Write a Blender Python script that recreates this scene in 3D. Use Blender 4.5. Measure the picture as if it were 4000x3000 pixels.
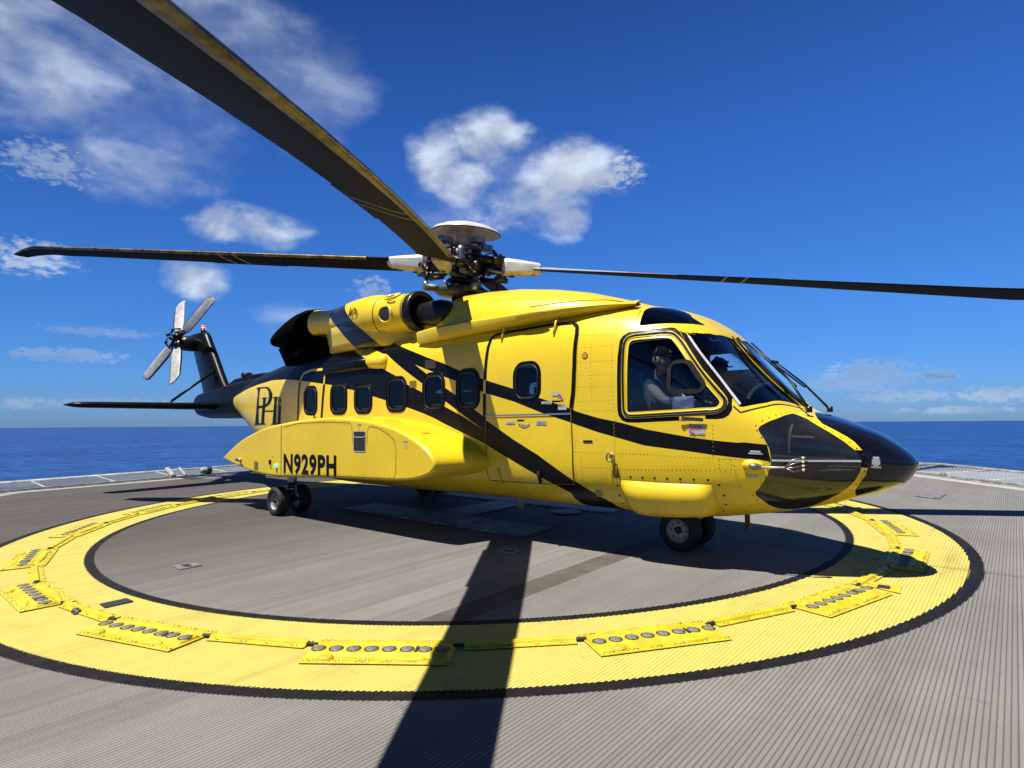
import bpy, bmesh, math, random
from math import radians as R, sin, cos, pi, sqrt
from mathutils import Vector, Matrix, geometry
random.seed(7)
for _o in list(bpy.data.objects): bpy.data.objects.remove(_o)
scene = bpy.context.scene
COL = scene.collection
# World axes: X along the helicopter (nose +), Y to its port side, Z up, metres; deck surface at z = 0.

# ------------------------------------------------------------------ camera
cam_d = bpy.data.cameras.new("camera"); cam = bpy.data.objects.new("camera", cam_d); COL.objects.link(cam)
cam_d.sensor_width = 36.0; cam_d.lens = 36.0*2290/4000; cam_d.clip_start = 0.05; cam_d.clip_end = 60000
rot = Matrix(((0.7588991757, 0.0463667685, 0.6495553586), (0.6510350693, -0.0310251099, -0.7584133313), (-0.0150126490, 0.9984425699, -0.0537313227)))
cam.matrix_world = Matrix.Translation((9.1349, -6.5990, 1.5690)) @ rot.to_4x4()
scene.camera = cam
scene.render.resolution_x = 1024; scene.render.resolution_y = 768
scene.render.engine = 'CYCLES'
scene.view_settings.view_transform = 'Standard'; scene.view_settings.look = 'None'
scene.view_settings.gamma = 1.0
EXPOSURE = 0.95
scene.view_settings.exposure = EXPOSURE

# ------------------------------------------------------------------ sun and sky
SUN = Vector((-0.055, -0.3486, 0.9356)).normalized()
sun_d = bpy.data.lights.new("sun", 'SUN'); sun_d.energy = 5.0; sun_d.angle = R(0.53); sun_d.color = (1.0, 0.955, 0.88)
sun = bpy.data.objects.new("sun", sun_d); COL.objects.link(sun)
sun.rotation_euler = (-SUN).to_track_quat('-Z', 'Y').to_euler(); sun.location = (0, 0, 40)
SEA_N = Vector((-0.0025, 0.0149, 0.99989)).normalized()      # the ship lists a little: sea level is tilted against the deck

# clouds: direction (x, y, z), angular half sizes, strength, darkness
CLOUDS = [[-0.885, 0.1439, 0.4427, 0.1558, 0.0931, 0.8, 0.0], [-0.811, 0.3101, 0.4961, 0.1753, 0.0999, 0.5, 0.0], [-0.7703, 0.4282, 0.4725, 0.0839, 0.0872, 0.35, 0.0], [-0.8685, 0.2743, 0.4129, 0.1426, 0.0844, 0.35, 0.0], [-0.9009, 0.2631, 0.3451, 0.1011, 0.0448, 0.8, 0.0], [-0.9258, 0.1768, 0.3342, 0.0531, 0.0283, 0.55, 0.0], [-0.6734, 0.6138, 0.4121, 0.0583, 0.0662, 1.1, 0.0], [-0.6118, 0.6606, 0.435, 0.0764, 0.0493, 1.15, 0.0], [-0.6564, 0.6528, 0.3781, 0.0669, 0.0483, 1.0, 0.0], [-0.5235, 0.7601, 0.3848, 0.0944, 0.0512, 1.15, 0.0], [-0.4714, 0.7939, 0.3841, 0.0607, 0.0287, 0.95, 0.0], [-0.5876, 0.7322, 0.3444, 0.1121, 0.051, 1.1, 0.0], [-0.5543, 0.7688, 0.3189, 0.0601, 0.0361, 0.95, 0.0], [-0.626, 0.6855, 0.3719, 0.1412, 0.0889, 0.5, 0.0], [-0.7436, 0.4567, 0.4883, 0.0787, 0.0645, 0.45, 0.0], [-0.8507, 0.215, 0.4798, 0.1336, 0.0857, 0.6, 0.0], [-0.8583, 0.4214, 0.2927, 0.1007, 0.0353, 1.0, 0.0], [-0.9137, 0.3474, 0.2108, 0.0494, 0.035, 1.05, 0.0], [-0.963, 0.1627, 0.2149, 0.0529, 0.0248, 0.7, 0.0], [-0.8553, 0.4932, 0.1586, 0.0714, 0.0308, 0.6, 0.0], [-0.7911, 0.5758, 0.2064, 0.0335, 0.0262, 0.45, 0.0], [-0.1636, 0.9853, 0.0501, 0.0665, 0.023, 0.62, 0.6], [-0.0769, 0.996, 0.0457, 0.0243, 0.0089, 0.7, 0.9], [-0.1204, 0.9925, 0.0197, 0.0775, 0.0098, 0.6, 0.35], [-0.0191, 0.9997, 0.0182, 0.0452, 0.0122, 0.65, 0.3], [-0.0638, 0.998, -0.0017, 0.0757, 0.0057, 0.45, 0.3], [-0.985, 0.1709, 0.0251, 0.0412, 0.0097, 0.5, 0.4], [-0.9731, 0.2117, 0.0906, 0.063, 0.0101, 0.55, 0.9], [-0.9626, 0.2402, 0.1252, 0.0714, 0.0077, 0.35, 0.7], [-0.9641, 0.2645, 0.0252, 0.1162, 0.0078, 0.4, 0.6], [-0.2109, 0.9767, 0.0398, 0.0359, 0.0111, 0.4, 0.6]]

W = bpy.data.worlds.new("World"); scene.world = W; W.use_nodes = True
nt = W.node_tree; N = nt.nodes; L = nt.links; N.clear()
def nd(t, **kw):
    n = N.new(t)
    for k, v in kw.items(): setattr(n, k, v)
    return n
def mth(op, a, b=None, c=None, clamp=False):
    n = nd('ShaderNodeMath', operation=op, use_clamp=clamp)
    for i, v in enumerate((a, b, c)):
        if v is None: continue
        if isinstance(v, (int, float)): n.inputs[i].default_value = v
        else: L.new(v, n.inputs[i])
    return n.outputs[0]
tc = nd('ShaderNodeTexCoord')
D = tc.outputs['Generated']
mp = nd('ShaderNodeMapping', vector_type='TEXTURE'); L.new(D, mp.inputs[0])
mp.inputs['Rotation'].default_value = SEA_N.to_track_quat('Z', 'Y').to_euler()
sky = nd('ShaderNodeTexSky', sky_type='NISHITA', sun_disc=False)
sky.sun_elevation = math.asin(SUN.z); sky.sun_rotation = math.atan2(SUN.x, SUN.y)
sky.altitude = 0; sky.air_density = 1.0; sky.dust_density = 0.25; sky.ozone_density = 3.0
L.new(mp.outputs[0], sky.inputs[0])
hs = nd('ShaderNodeHueSaturation'); hs.inputs['Saturation'].default_value = 1.0; hs.inputs['Value'].default_value = 1.0
L.new(sky.outputs[0], hs.inputs['Color'])
tint = nd('ShaderNodeMix', data_type='RGBA', blend_type='MULTIPLY'); tint.inputs[0].default_value = 1.0
L.new(hs.outputs[0], tint.inputs[6]); 
sz = nd('ShaderNodeSeparateXYZ'); L.new(mp.outputs[0], sz.inputs[0])
ramp = nd('ShaderNodeValToRGB'); L.new(sz.outputs[2], ramp.inputs[0])          # clear tropical blue; the unseen zenith is dimmed to deepen the deck shadows
for i, (p_, c_) in enumerate(((0.0, (0.28, 0.53, 1.18)), (0.07, (0.28, 0.59, 1.20)), (0.20, (0.245, 0.60, 1.18)), (0.42, (0.18, 0.48, 1.03)), (0.60, (0.12, 0.31, 0.66)), (0.80, (0.07, 0.17, 0.36)))):
    e_ = ramp.color_ramp.elements[i] if i < 2 else ramp.color_ramp.elements.new(p_)
    e_.position = p_; e_.color = (*c_, 1)
L.new(ramp.outputs[0], tint.inputs[7])
# cloud density = max over blobs, eroded by noise that lives on a flat cloud layer
def vdot(v):
    n = nd('ShaderNodeVectorMath', operation='DOT_PRODUCT'); L.new(D, n.inputs[0]); n.inputs[1].default_value = v
    return n.outputs['Value']
mpn = nd('ShaderNodeMapping'); L.new(D, mpn.inputs[0]); mpn.inputs['Scale'].default_value = (1, 1, 1.9)
no = nd('ShaderNodeTexNoise', noise_dimensions='3D'); L.new(mpn.outputs[0], no.inputs['Vector'])
no.inputs['Scale'].default_value = 9.0; no.inputs['Detail'].default_value = 7; no.inputs['Roughness'].default_value = 0.52; no.inputs['Distortion'].default_value = 0.25
no2 = nd('ShaderNodeTexNoise', noise_dimensions='3D'); L.new(mpn.outputs[0], no2.inputs['Vector'])
no2.inputs['Scale'].default_value = 34.0; no2.inputs['Detail'].default_value = 5; no2.inputs['Roughness'].default_value = 0.55
no3 = nd('ShaderNodeTexNoise', noise_dimensions='3D'); L.new(mpn.outputs[0], no3.inputs['Vector'])
no3.inputs['Scale'].default_value = 75.0; no3.inputs['Detail'].default_value = 6; no3.inputs['Roughness'].default_value = 0.6
mpo = nd('ShaderNodeMapping'); L.new(D, mpo.inputs[0]); mpo.inputs['Scale'].default_value = (1, 1, 1.9); mpo.inputs['Location'].default_value = (0.004, 0.004, 0.055)
no4 = nd('ShaderNodeTexNoise', noise_dimensions='3D'); L.new(mpo.outputs[0], no4.inputs['Vector'])
no4.inputs['Scale'].default_value = 9.0; no4.inputs['Detail'].default_value = 7; no4.inputs['Roughness'].default_value = 0.52; no4.inputs['Distortion'].default_value = 0.25
nzf = mth('MULTIPLY', mth('SUBTRACT', no3.outputs[0], 0.5), 2.6)
nz = mth('ADD', mth('MULTIPLY', mth('SUBTRACT', no.outputs[0], 0.5), 1.9), mth('MULTIPLY', mth('SUBTRACT', no2.outputs[0], 0.5), 0.55))
dens = None; dark = None
for (cx, cy, cz, rx, ry, st, dk) in CLOUDS:
    c = Vector((cx, cy, cz)); t1 = c.cross(Vector((0, 0, 1))).normalized(); t2 = t1.cross(c)
    u = mth('DIVIDE', vdot(t1), rx); v = mth('DIVIDE', vdot(t2), ry)
    rr = mth('ADD', mth('MULTIPLY', u, u), mth('MULTIPLY', v, v))
    m = mth('SUBTRACT', 1.0, mth('MULTIPLY', rr, 0.75))
    amt = 1.15 if st > 0.9 else 1.3
    m = mth('ADD', m, mth('MULTIPLY', nzf if ry < 0.03 else nz, amt))
    lo, hi = (0.10, 1.15) if st > 0.9 else ((0.10, 1.2) if ry < 0.03 else (0.02, 1.8))
    mr = nd('ShaderNodeMapRange', interpolation_type='SMOOTHSTEP'); L.new(m, mr.inputs[0])
    mr.inputs[1].default_value = lo; mr.inputs[2].default_value = hi; mr.inputs[4].default_value = min(st, 1.0)
    front = mth('GREATER_THAN', vdot(c), 0.3)
    m = mth('MULTIPLY', mr.outputs[0], front)
    dens = m if dens is None else mth('MAXIMUM', dens, m)
    if dk:
        d_ = mth('MULTIPLY', m, dk); dark = d_ if dark is None else mth('MAXIMUM', dark, d_)
dens = mth('MULTIPLY', dens, 0.92)
ccol = nd('ShaderNodeMix', data_type='RGBA'); L.new(mth('MULTIPLY', dark, 1.2, clamp=True), ccol.inputs[0])
ccol.inputs[6].default_value = (7.0, 8.0, 9.6, 1); ccol.inputs[7].default_value = (1.7, 2.7, 5.6, 1)
shade = mth('ADD', 0.80, mth('MULTIPLY', mth('SUBTRACT', no.outputs[0], no4.outputs[0]), 1.6), clamp=False); shade = mth('MINIMUM', mth('MAXIMUM', shade, 0.74), 1.05)
cs = nd('ShaderNodeVectorMath', operation='SCALE'); L.new(ccol.outputs[2], cs.inputs[0]); L.new(shade, cs.inputs['Scale'])
cm = nd('ShaderNodeMix', data_type='RGBA'); L.new(dens, cm.inputs[0]); L.new(tint.outputs[2], cm.inputs[6]); L.new(cs.outputs[0], cm.inputs[7])
bg = nd('ShaderNodeBackground'); L.new(cm.outputs[2], bg.inputs[0]); bg.inputs[1].default_value = 0.05
wo = nd('ShaderNodeOutputWorld'); L.new(bg.outputs[0], wo.inputs[0])
# ------------------------------------------------------------------ materials
class Mat:
    def __init__(s, name):
        s.m = bpy.data.materials.new(name); s.m.use_nodes = True
        s.nt = s.m.node_tree; s.nt.nodes.clear(); s.out = s.n('ShaderNodeOutputMaterial')
    def n(s, t, **kw):
        n = s.nt.nodes.new(t)
        for k, v in kw.items(): setattr(n, k, v)
        return n
    def put(s, v, sock):
        if isinstance(v, (int, float)): sock.default_value = v
        elif isinstance(v, (tuple, list)): sock.default_value = tuple(v) if len(v) != 3 or sock.type == 'VECTOR' else (*v, 1)
        else: s.nt.links.new(v, sock)
    def f(s, op, a, b=None, c=None, clamp=False):
        n = s.n('ShaderNodeMath', operation=op, use_clamp=clamp)
        for i, v in enumerate((a, b, c)):
            if v is not None: s.put(v, n.inputs[i])
        return n.outputs[0]
    def mix(s, fac, a, b, blend='MIX'):
        n = s.n('ShaderNodeMix', data_type='RGBA', blend_type=blend)
        s.put(fac, n.inputs[0]); s.put(a, n.inputs[6]); s.put(b, n.inputs[7]); return n.outputs[2]
    def co(s): return s.n('ShaderNodeTexCoord').outputs['Object']
    def xyz(s, v=None):
        n = s.n('ShaderNodeSeparateXYZ'); s.put(v or s.co(), n.inputs[0]); return n.outputs
    def noise(s, scale, detail=5, rough=0.55, vec=None, stretch=None):
        v = vec or s.co()
        if stretch:
            m = s.n('ShaderNodeMapping'); s.put(v, m.inputs[0]); m.inputs['Scale'].default_value = stretch; v = m.outputs[0]
        n = s.n('ShaderNodeTexNoise'); s.put(v, n.inputs['Vector']); n.inputs['Scale'].default_value = scale
        n.inputs['Detail'].default_value = detail; n.inputs['Roughness'].default_value = rough; return n.outputs[0]
    def rng(s, v, a, b, c=0.0, d=1.0, smooth=True):
        n = s.n('ShaderNodeMapRange', interpolation_type='SMOOTHSTEP' if smooth else 'LINEAR')
        s.put(v, n.inputs[0]); n.inputs[1].default_value = a; n.inputs[2].default_value = b; n.inputs[3].default_value = c; n.inputs[4].default_value = d
        return n.outputs[0]
    def bump(s, h, strength=0.3, dist=0.01):
        n = s.n('ShaderNodeBump'); s.put(h, n.inputs['Height']); n.inputs['Strength'].default_value = strength; n.inputs['Distance'].default_value = dist
        return n.outputs[0]
    def bsdf(s, base, rough=0.5, metal=0.0, coat=0.0, normal=None, spec=0.5, emit=None, estr=0.0):
        b = s.n('ShaderNodeBsdfPrincipled'); s.put(base, b.inputs['Base Color']); s.put(rough, b.inputs['Roughness'])
        s.put(metal, b.inputs['Metallic']); s.put(coat, b.inputs['Coat Weight']); b.inputs['Coat Roughness'].default_value = 0.04
        s.put(spec, b.inputs['Specular IOR Level'])
        if normal is not None: s.put(normal, b.inputs['Normal'])
        if emit: s.put(emit, b.inputs['Emission Color']); b.inputs['Emission Strength'].default_value = estr
        s.nt.links.new(b.outputs[0], s.out.inputs[0]); return s.m
def simple(name, base, rough=0.5, metal=0.0, coat=0.0, var=0.12, scale=6.0, spec=0.5):
    m = Mat(name); n = m.noise(scale, 6, 0.6)
    dk = tuple(c*(1-var*1.6) for c in base)
    col = m.mix(m.rng(n, 0.35, 0.7), dk, base)
    r = m.f('ADD', rough, m.f('MULTIPLY', m.f('SUBTRACT', n, 0.5), 0.18))
    return m.bsdf(col, r, metal, coat, spec=spec)
def yellow_paint(name, band=None):
    m = Mat(name)
    n1 = m.noise(1.3, 4, 0.5); n2 = m.noise(28, 6, 0.65, stretch=(0.35, 1, 0.35)); n3 = m.noise(95, 2); n5 = m.noise(5.0, 7, 0.68, stretch=(1, 1, 0.28))
    col = m.mix(m.rng(n1, 0.3, 0.75), (0.60, 0.415, 0.007), (0.67, 0.475, 0.010))
    grime = m.f('MULTIPLY', m.rng(n2, 0.58, 0.80), 0.34)
    col = m.mix(grime, col, (0.34, 0.23, 0.03))
    col = m.mix(m.f('MULTIPLY', m.rng(n5, 0.56, 0.78), 0.16), col, (0.30, 0.19, 0.02))
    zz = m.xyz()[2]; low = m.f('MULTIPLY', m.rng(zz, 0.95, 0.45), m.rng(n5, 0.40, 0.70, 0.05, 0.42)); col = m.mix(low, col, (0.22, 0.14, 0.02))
    speck = m.rng(n3, 0.68, 0.74)
    col = m.mix(m.f('MULTIPLY', speck, 0.5), col, (0.15, 0.10, 0.02))
    rough = m.f('ADD', 0.30, m.f('MULTIPLY', n2, 0.16))
    if band:
        x, y, z = m.xyz()
        t = m.f('ADD', x, m.f('MULTIPLY', z, band[0]))
        k = m.f('MULTIPLY', m.f('GREATER_THAN', t, band[1]), m.f('LESS_THAN', t, band[2]))
        if len(band) > 3: k = m.f('MAXIMUM', k, m.f('LESS_THAN', t, band[3]))
        col = m.mix(k, col, (0.010, 0.011, 0.016)); rough = m.f('ADD', rough, m.f('MULTIPLY', k, -0.12))
    b = m.bump(m.f('ADD', m.noise(4.5, 2), m.f('MULTIPLY', m.noise(18, 2), 0.25)), 0.10, 0.03)
    return m.bsdf(col, rough, 0, 0.35, normal=b)
def glass(name, trans, gl=0.06, rough=0.015, ior=1.5):
    m = Mat(name)
    t = m.n('ShaderNodeBsdfTransparent'); t.inputs[0].default_value = (*trans, 1)
    g = m.n('ShaderNodeBsdfGlossy'); g.inputs['Roughness'].default_value = rough; g.inputs[0].default_value = (1, 1, 1, 1)
    fr = m.n('ShaderNodeFresnel'); fr.inputs[0].default_value = ior
    mx = m.n('ShaderNodeMixShader'); m.put(m.f('ADD', m.f('MULTIPLY', fr.outputs[0], 0.9), gl*0.2), mx.inputs[0])
    m.nt.links.new(t.outputs[0], mx.inputs[1]); m.nt.links.new(g.outputs[0], mx.inputs[2]); m.nt.links.new(mx.outputs[0], m.out.inputs[0])
    return m.m
M = {}
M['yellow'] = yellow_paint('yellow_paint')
M['nacelle'] = yellow_paint('nacelle_paint', (1.2, 4.36, 4.93))
M['cowl'] = yellow_paint('cowling_paint', (0.0, 50, 60, 1.62))
M['black'] = simple('black_paint', (0.004, 0.0042, 0.005), 0.36, 0, 0.0, 0.25, 20, spec=0.16)
M['seam'] = simple('seam', (0.16, 0.105, 0.01), 0.6)
M['rivet'] = simple('rivet_head', (0.30, 0.20, 0.02), 0.4, 0.2)
M['darkrivet'] = simple('dark_fastener', (0.02, 0.018, 0.014), 0.5)
M['radome'] = simple('radome_paint', (0.0045, 0.0045, 0.005), 0.16, 0, 0.12, 0.25, 14)
M['seal'] = simple('rubber_seal', (0.010, 0.010, 0.011), 0.5, spec=0.3)
M['lining'] = simple('dark_interior', (0.012, 0.012, 0.013), 0.8)
M['seat'] = simple('seat_fabric', (0.02, 0.021, 0.025), 0.85)
M['headcover'] = simple('headrest_cover', (0.45, 0.60, 0.85), 0.7)
M['panelgrey'] = simple('instrument_grey', (0.05, 0.055, 0.045), 0.7)
M['buff'] = simple('console_buff', (0.22, 0.22, 0.17), 0.6)
M['glass'] = glass('cockpit_glass', (0.90, 0.92, 0.93), 0.05)
M['cabinglass'] = glass('cabin_glass', (0.45, 0.46, 0.48), 0.05, ior=1.28)
M['smoke'] = simple('smoked_glass', (0.018, 0.018, 0.021), 0.14, 0, 0.15, 0.35, 3.0)
M['overhead'] = glass('overhead_glass', (0.42, 0.44, 0.46), 0.15)
M['metal'] = simple('dull_metal', (0.26, 0.26, 0.26), 0.38, 0.8, 0, 0.3, 12)
M['chrome'] = simple('bright_trim', (0.5, 0.5, 0.52), 0.25, 0.9)
M['darkmetal'] = simple('oily_metal', (0.024, 0.022, 0.019), 0.42, 0.5, 0, 0.5, 18)
M['brownmetal'] = simple('bronze_fitting', (0.09, 0.055, 0.018), 0.45, 0.5, 0, 0.5, 18)
M['ventgrey'] = simple('vent_pane_frame', (0.016, 0.0165, 0.018), 0.75, spec=0.08)
M['swash'] = simple('grey_swashplate', (0.055, 0.057, 0.056), 0.5, 0.2, 0, 0.35, 8)
M['white'] = simple('white_paint', (0.46, 0.46, 0.46), 0.4, 0, 0.1, 0.10, 7)
M['cream'] = simple('cream_with_deck_bounce', (0.56, 0.48, 0.33), 0.5, 0, 0, 0.28, 9)  # cream carries the deck's warm bounce on cuff and dome undersides
M['greywhite'] = simple('grey_blade_paint', (0.34, 0.335, 0.325), 0.5, 0, 0, 0.2, 5)
M['orange'] = simple('orange_tip', (0.30, 0.14, 0.04), 0.5)
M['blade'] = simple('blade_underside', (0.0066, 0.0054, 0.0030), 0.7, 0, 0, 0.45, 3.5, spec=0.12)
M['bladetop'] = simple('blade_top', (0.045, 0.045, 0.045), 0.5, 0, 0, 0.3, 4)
M['topgleam'] = simple('blade_root_gleam', (0.30, 0.30, 0.30), 0.45)
M['pinkgleam'] = simple('pink_blade_gleam', (0.30, 0.16, 0.15), 0.45)
M['lestrip'] = simple('leading_edge_strip', (0.24, 0.175, 0.06), 0.34, 0.5, 0, 0.5, 9)
M['bladeline'] = simple('blade_line', (0.34, 0.23, 0.03), 0.6)
M['tyre'] = simple('tyre_rubber', (0.014, 0.014, 0.014), 0.8, 0, 0, 0.3, 12)
M['rim'] = simple('wheel_white', (0.30, 0.30, 0.29), 0.5, 0.1, 0, 0.2, 15)
M['exhaust'] = simple('sooty_black', (0.0022, 0.0022, 0.0022), 1.0, spec=0.02)
M['matteblack'] = simple('matte_black', (0.006, 0.006, 0.007), 0.38, spec=0.3)
M['panel'] = simple('light_panel_yellow', (0.47, 0.375, 0.008), 0.62, 0, 0, 0.16, 9)
M['lens'] = simple('frosted_lens', (0.20, 0.195, 0.175), 0.55, 0, 0, 0.35, 40, spec=0.25)
M['slot'] = simple('black_slot', (0.012, 0.012, 0.013), 0.7)
M['plate'] = simple('galvanised_plate', (0.22, 0.22, 0.21), 0.5, 0.3, 0, 0.3, 14)
M['hwhite'] = simple('marking_white', (0.25, 0.26, 0.27), 0.6, 0, 0, 0.4, 3)
M['placard'] = simple('placard', (0.38, 0.39, 0.41), 0.5)
M['red'] = simple('red_ink', (0.35, 0.02, 0.02), 0.6)
M['paper'] = simple('white_paper', (0.80, 0.80, 0.86), 0.8, 0, 0, 0.03)
M['ink'] = simple('grey_ink', (0.25, 0.25, 0.28), 0.8)
M['skin'] = simple('skin', (0.36, 0.16, 0.10), 0.55)
M['shirt'] = simple('cream_shirt', (0.72, 0.68, 0.54), 0.85)
M['vest'] = simple('dark_vest', (0.05, 0.052, 0.055), 0.85)
M['cap'] = simple('dark_cap', (0.006, 0.006, 0.008), 0.9, spec=0.1)
M['olive'] = simple('olive_headset', (0.17, 0.20, 0.08), 0.4)
M['trousers'] = simple('khaki_trousers', (0.42, 0.32, 0.19), 0.85)
M['net'] = simple('net_wire', (0.13, 0.15, 0.18), 0.5, 0.2)
M['tube'] = simple('weathered_tube', (0.33, 0.33, 0.31), 0.6, 0, 0, 0.3, 5)
M['disc'] = simple('grey_disc', (0.10, 0.10, 0.10), 0.6)
def lit(name, c, e, st):
    m = Mat(name); return m.bsdf(c, 0.2, emit=e, estr=st)
M['green'] = lit('green_lamp', (0.05, 0.5, 0.3), (0.10, 1.0, 0.62), 0.55)
M['beaconred'] = lit('red_lamp', (0.6, 0.05, 0.05), (1.0, 0.2, 0.16), 0.5)
M['beaconwhite'] = simple('clear_lamp', (0.6, 0.6, 0.6), 0.1, 0, 0.6)

# ------------------------------------------------------------------ mesh builder
class MB:
    def __init__(s): s.v = []; s.f = []; s.m = []; s.mats = []; s.flat = []
    def mi(s, mat):
        if mat not in s.mats: s.mats.append(mat)
        return s.mats.index(mat)
    def add(s, verts, faces, mat, flat=False):
        o = len(s.v); s.v += [tuple(v) for v in verts]; k = s.mi(mat)
        for f in faces: s.f.append([i+o for i in f]); s.m.append(k); s.flat.append(flat)
        return s
    def box(s, c, d, mat, rot=None, taper=1.0):
        hx, hy, hz = d[0]/2, d[1]/2, d[2]/2; vs = []
        for z in (-1, 1):
            t = taper if z > 0 else 1.0
            for x, y in ((-1, -1), (1, -1), (1, 1), (-1, 1)):
                p = Vector((x*hx*t, y*hy*t, z*hz))
                if rot is not None: p = rot @ p
                vs.append(Vector(c)+p)
        return s.add(vs, [(3, 2, 1, 0), (4, 5, 6, 7), (0, 1, 5, 4), (1, 2, 6, 5), (2, 3, 7, 6), (3, 0, 4, 7)], mat, True)
    def loft(s, rings, mat, cap0=True, cap1=True, closed=True, mats=None):
        n = len(rings[0]); vs = [p for r in rings for p in r]; o = len(s.v)
        s.v += [tuple(p) for p in vs]; k = s.mi(mat)
        for i in range(len(rings)-1):
            for j in range(n if closed else n-1):
                a = i*n+j; b = i*n+(j+1) % n
                s.f.append([o+a, o+b, o+b+n, o+a+n]); s.flat.append(False)
                s.m.append(s.mi(mats(i, j)) if mats else k)
        if cap0: s.f.append([o+j for j in range(n)][::-1]); s.m.append(s.mi(mats(0, 0)) if mats else k); s.flat.append(True)
        if cap1: s.f.append([o+(len(rings)-1)*n+j for j in range(n)]); s.m.append(s.mi(mats(len(rings)-2, 0)) if mats else k); s.flat.append(True)
        return s
    def tube(s, pts, r, mat, n=10, cap=True):
        pts = [Vector(p) for p in pts]; rs = r if isinstance(r, (list, tuple)) else [r]*len(pts); rings = []
        t0 = (pts[1]-pts[0]).normalized(); up = Vector((0, 0, 1)) if abs(t0.z) < 0.9 else Vector((1, 0, 0))
        a = t0.cross(up).normalized()
        for i, p in enumerate(pts):
            t = (pts[min(i+1, len(pts)-1)]-pts[max(i-1, 0)]).normalized()
            a = (a - t*a.dot(t)).normalized(); b = t.cross(a)
            rings.append([p+a*rs[i]*cos(2*pi*k/n)+b*rs[i]*sin(2*pi*k/n) for k in range(n)])
        return s.loft(rings, mat, cap, cap)
    def lathe(s, prof, mat, origin=(0, 0, 0), axis='Z', n=28, mats=None):
        rings = []
        for r, h in prof:
            ring = []
            for k in range(n):
                a = 2*pi*k/n; r_ = max(r, 0.0004)
                p = {'Z': (r_*cos(a), r_*sin(a), h), 'Y': (r_*cos(a), h, -r_*sin(a)), 'X': (h, r_*cos(a), r_*sin(a))}[axis]
                ring.append(Vector(p)+Vector(origin))
            rings.append(ring)
        return s.loft(rings, mat, False, False, True, mats)
    def build(s, name, parent=None, normals=None, smooth=True):
        me = bpy.data.meshes.new(name); me.from_pydata([tuple(v) for v in s.v], [], s.f); 
        for k in s.mats: me.materials.append(M[k])
        me.polygons.foreach_set('material_index', s.m)
        me.polygons.foreach_set('use_smooth', [smooth and not f for f in s.flat])
        me.update()
        if normals is not None:
            me.normals_split_custom_set_from_vertices(normals)
        o = bpy.data.objects.new(name, me); COL.objects.link(o)
        if parent is not None:
            o.parent = parent
            o.matrix_parent_inverse = world_of(parent).inverted()
        return o
def world_of(o):
    m = o.matrix_basis.copy()
    if o.parent: m = world_of(o.parent) @ o.matrix_parent_inverse @ m
    return m
def tag(o, label=None, cat=None, group=None, kind=None):
    if label: o['label'] = label
    if cat: o['category'] = cat
    if group: o['group'] = group
    if kind: o['kind'] = kind
    return o
def empty(name, loc, label, cat, group=None, rz=0.0):
    o = bpy.data.objects.new(name, None); COL.objects.link(o); o.location = loc; o.rotation_euler = (0, 0, rz); o.empty_display_size = 0.3
    return tag(o, label, cat, group)
def recalc(o):
    bm = bmesh.new(); bm.from_mesh(o.data); bmesh.ops.recalc_face_normals(bm, faces=bm.faces); bm.to_mesh(o.data); bm.free(); return o
def ring_x(x, yc, zc, ry, rzu, rzd=None, n=28, e=2.0):
    """super-elliptic ring in a plane x = const"""
    out = []; rzd = rzu if rzd is None else rzd
    for k in range(n):
        a = 2*pi*k/n; c, q = cos(a), sin(a); r = (abs(c)**e+abs(q)**e)**(-1/e)
        out.append(Vector((x, yc+ry*c*r, zc+(rzu if q > 0 else rzd)*q*r)))
    return out
def edge_bevel(o, w, seg=2, ang=40):
    b = o.modifiers.new('bevel', 'BEVEL'); b.width = w; b.segments = seg; b.limit_method = 'ANGLE'; b.angle_limit = R(ang); return o
# ---- fuselage surface: stations along x (forward +), y out to starboard, z up; metres
ST = [ # x, z_top, z_bottom, half_width, z_widest, exp_upper, exp_lower
 (-5.60,2.14,1.98,0.14,2.06,2.2,2.2),
 (-5.10,2.24,1.80,0.30,2.02,2.3,2.3),
 (-4.50,2.36,1.58,0.48,1.98,2.4,2.4),
 (-3.80,2.49,1.33,0.67,1.91,2.6,2.6),
 (-3.00,2.60,1.06,0.86,1.83,2.9,3.0),
 (-2.20,2.69,0.79,0.99,1.74,3.2,3.4),
 (-1.40,2.76,0.58,1.08,1.65,3.7,3.8),
 (-0.60,2.81,0.48,1.13,1.57,4.2,4.0),
 ( 0.60,2.84,0.44,1.15,1.52,4.6,4.2),
 ( 2.50,2.84,0.44,1.16,1.50,4.8,4.2),
 ( 4.60,2.84,0.46,1.16,1.50,4.6,4.2),
 ( 5.40,2.85,0.46,1.16,1.50,4.2,4.2),
 ( 5.90,2.83,0.45,1.15,1.48,3.8,4.0),
 ( 6.30,2.74,0.44,1.12,1.45,3.5,3.7),
 ( 6.70,2.49,0.46,1.06,1.40,3.2,3.4),
 ( 7.00,2.11,0.50,0.99,1.34,3.0,3.1),
 ( 7.30,1.78,0.55,0.90,1.28,2.8,2.9),
 ( 7.55,1.57,0.61,0.80,1.23,2.6,2.8),
 ( 7.75,1.51,0.66,0.70,1.20,2.5,2.6),
 ( 7.95,1.43,0.73,0.57,1.16,2.4,2.5),
 ( 8.15,1.335,0.80,0.44,1.12,2.2,2.25),
 ( 8.25,1.265,0.845,0.355,1.10,2.1,2.15),
 ( 8.32,1.21,0.885,0.28,1.085,2.05,2.1),
 ( 8.37,1.165,0.935,0.21,1.078,2.0,2.05),
 ( 8.405,1.125,0.99,0.14,1.074,2.0,2.0),
 ( 8.425,1.095,1.035,0.075,1.072,2.0,2.0),
 ( 8.43,1.08,1.06,0.03,1.071,2.0,2.0)]
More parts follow.
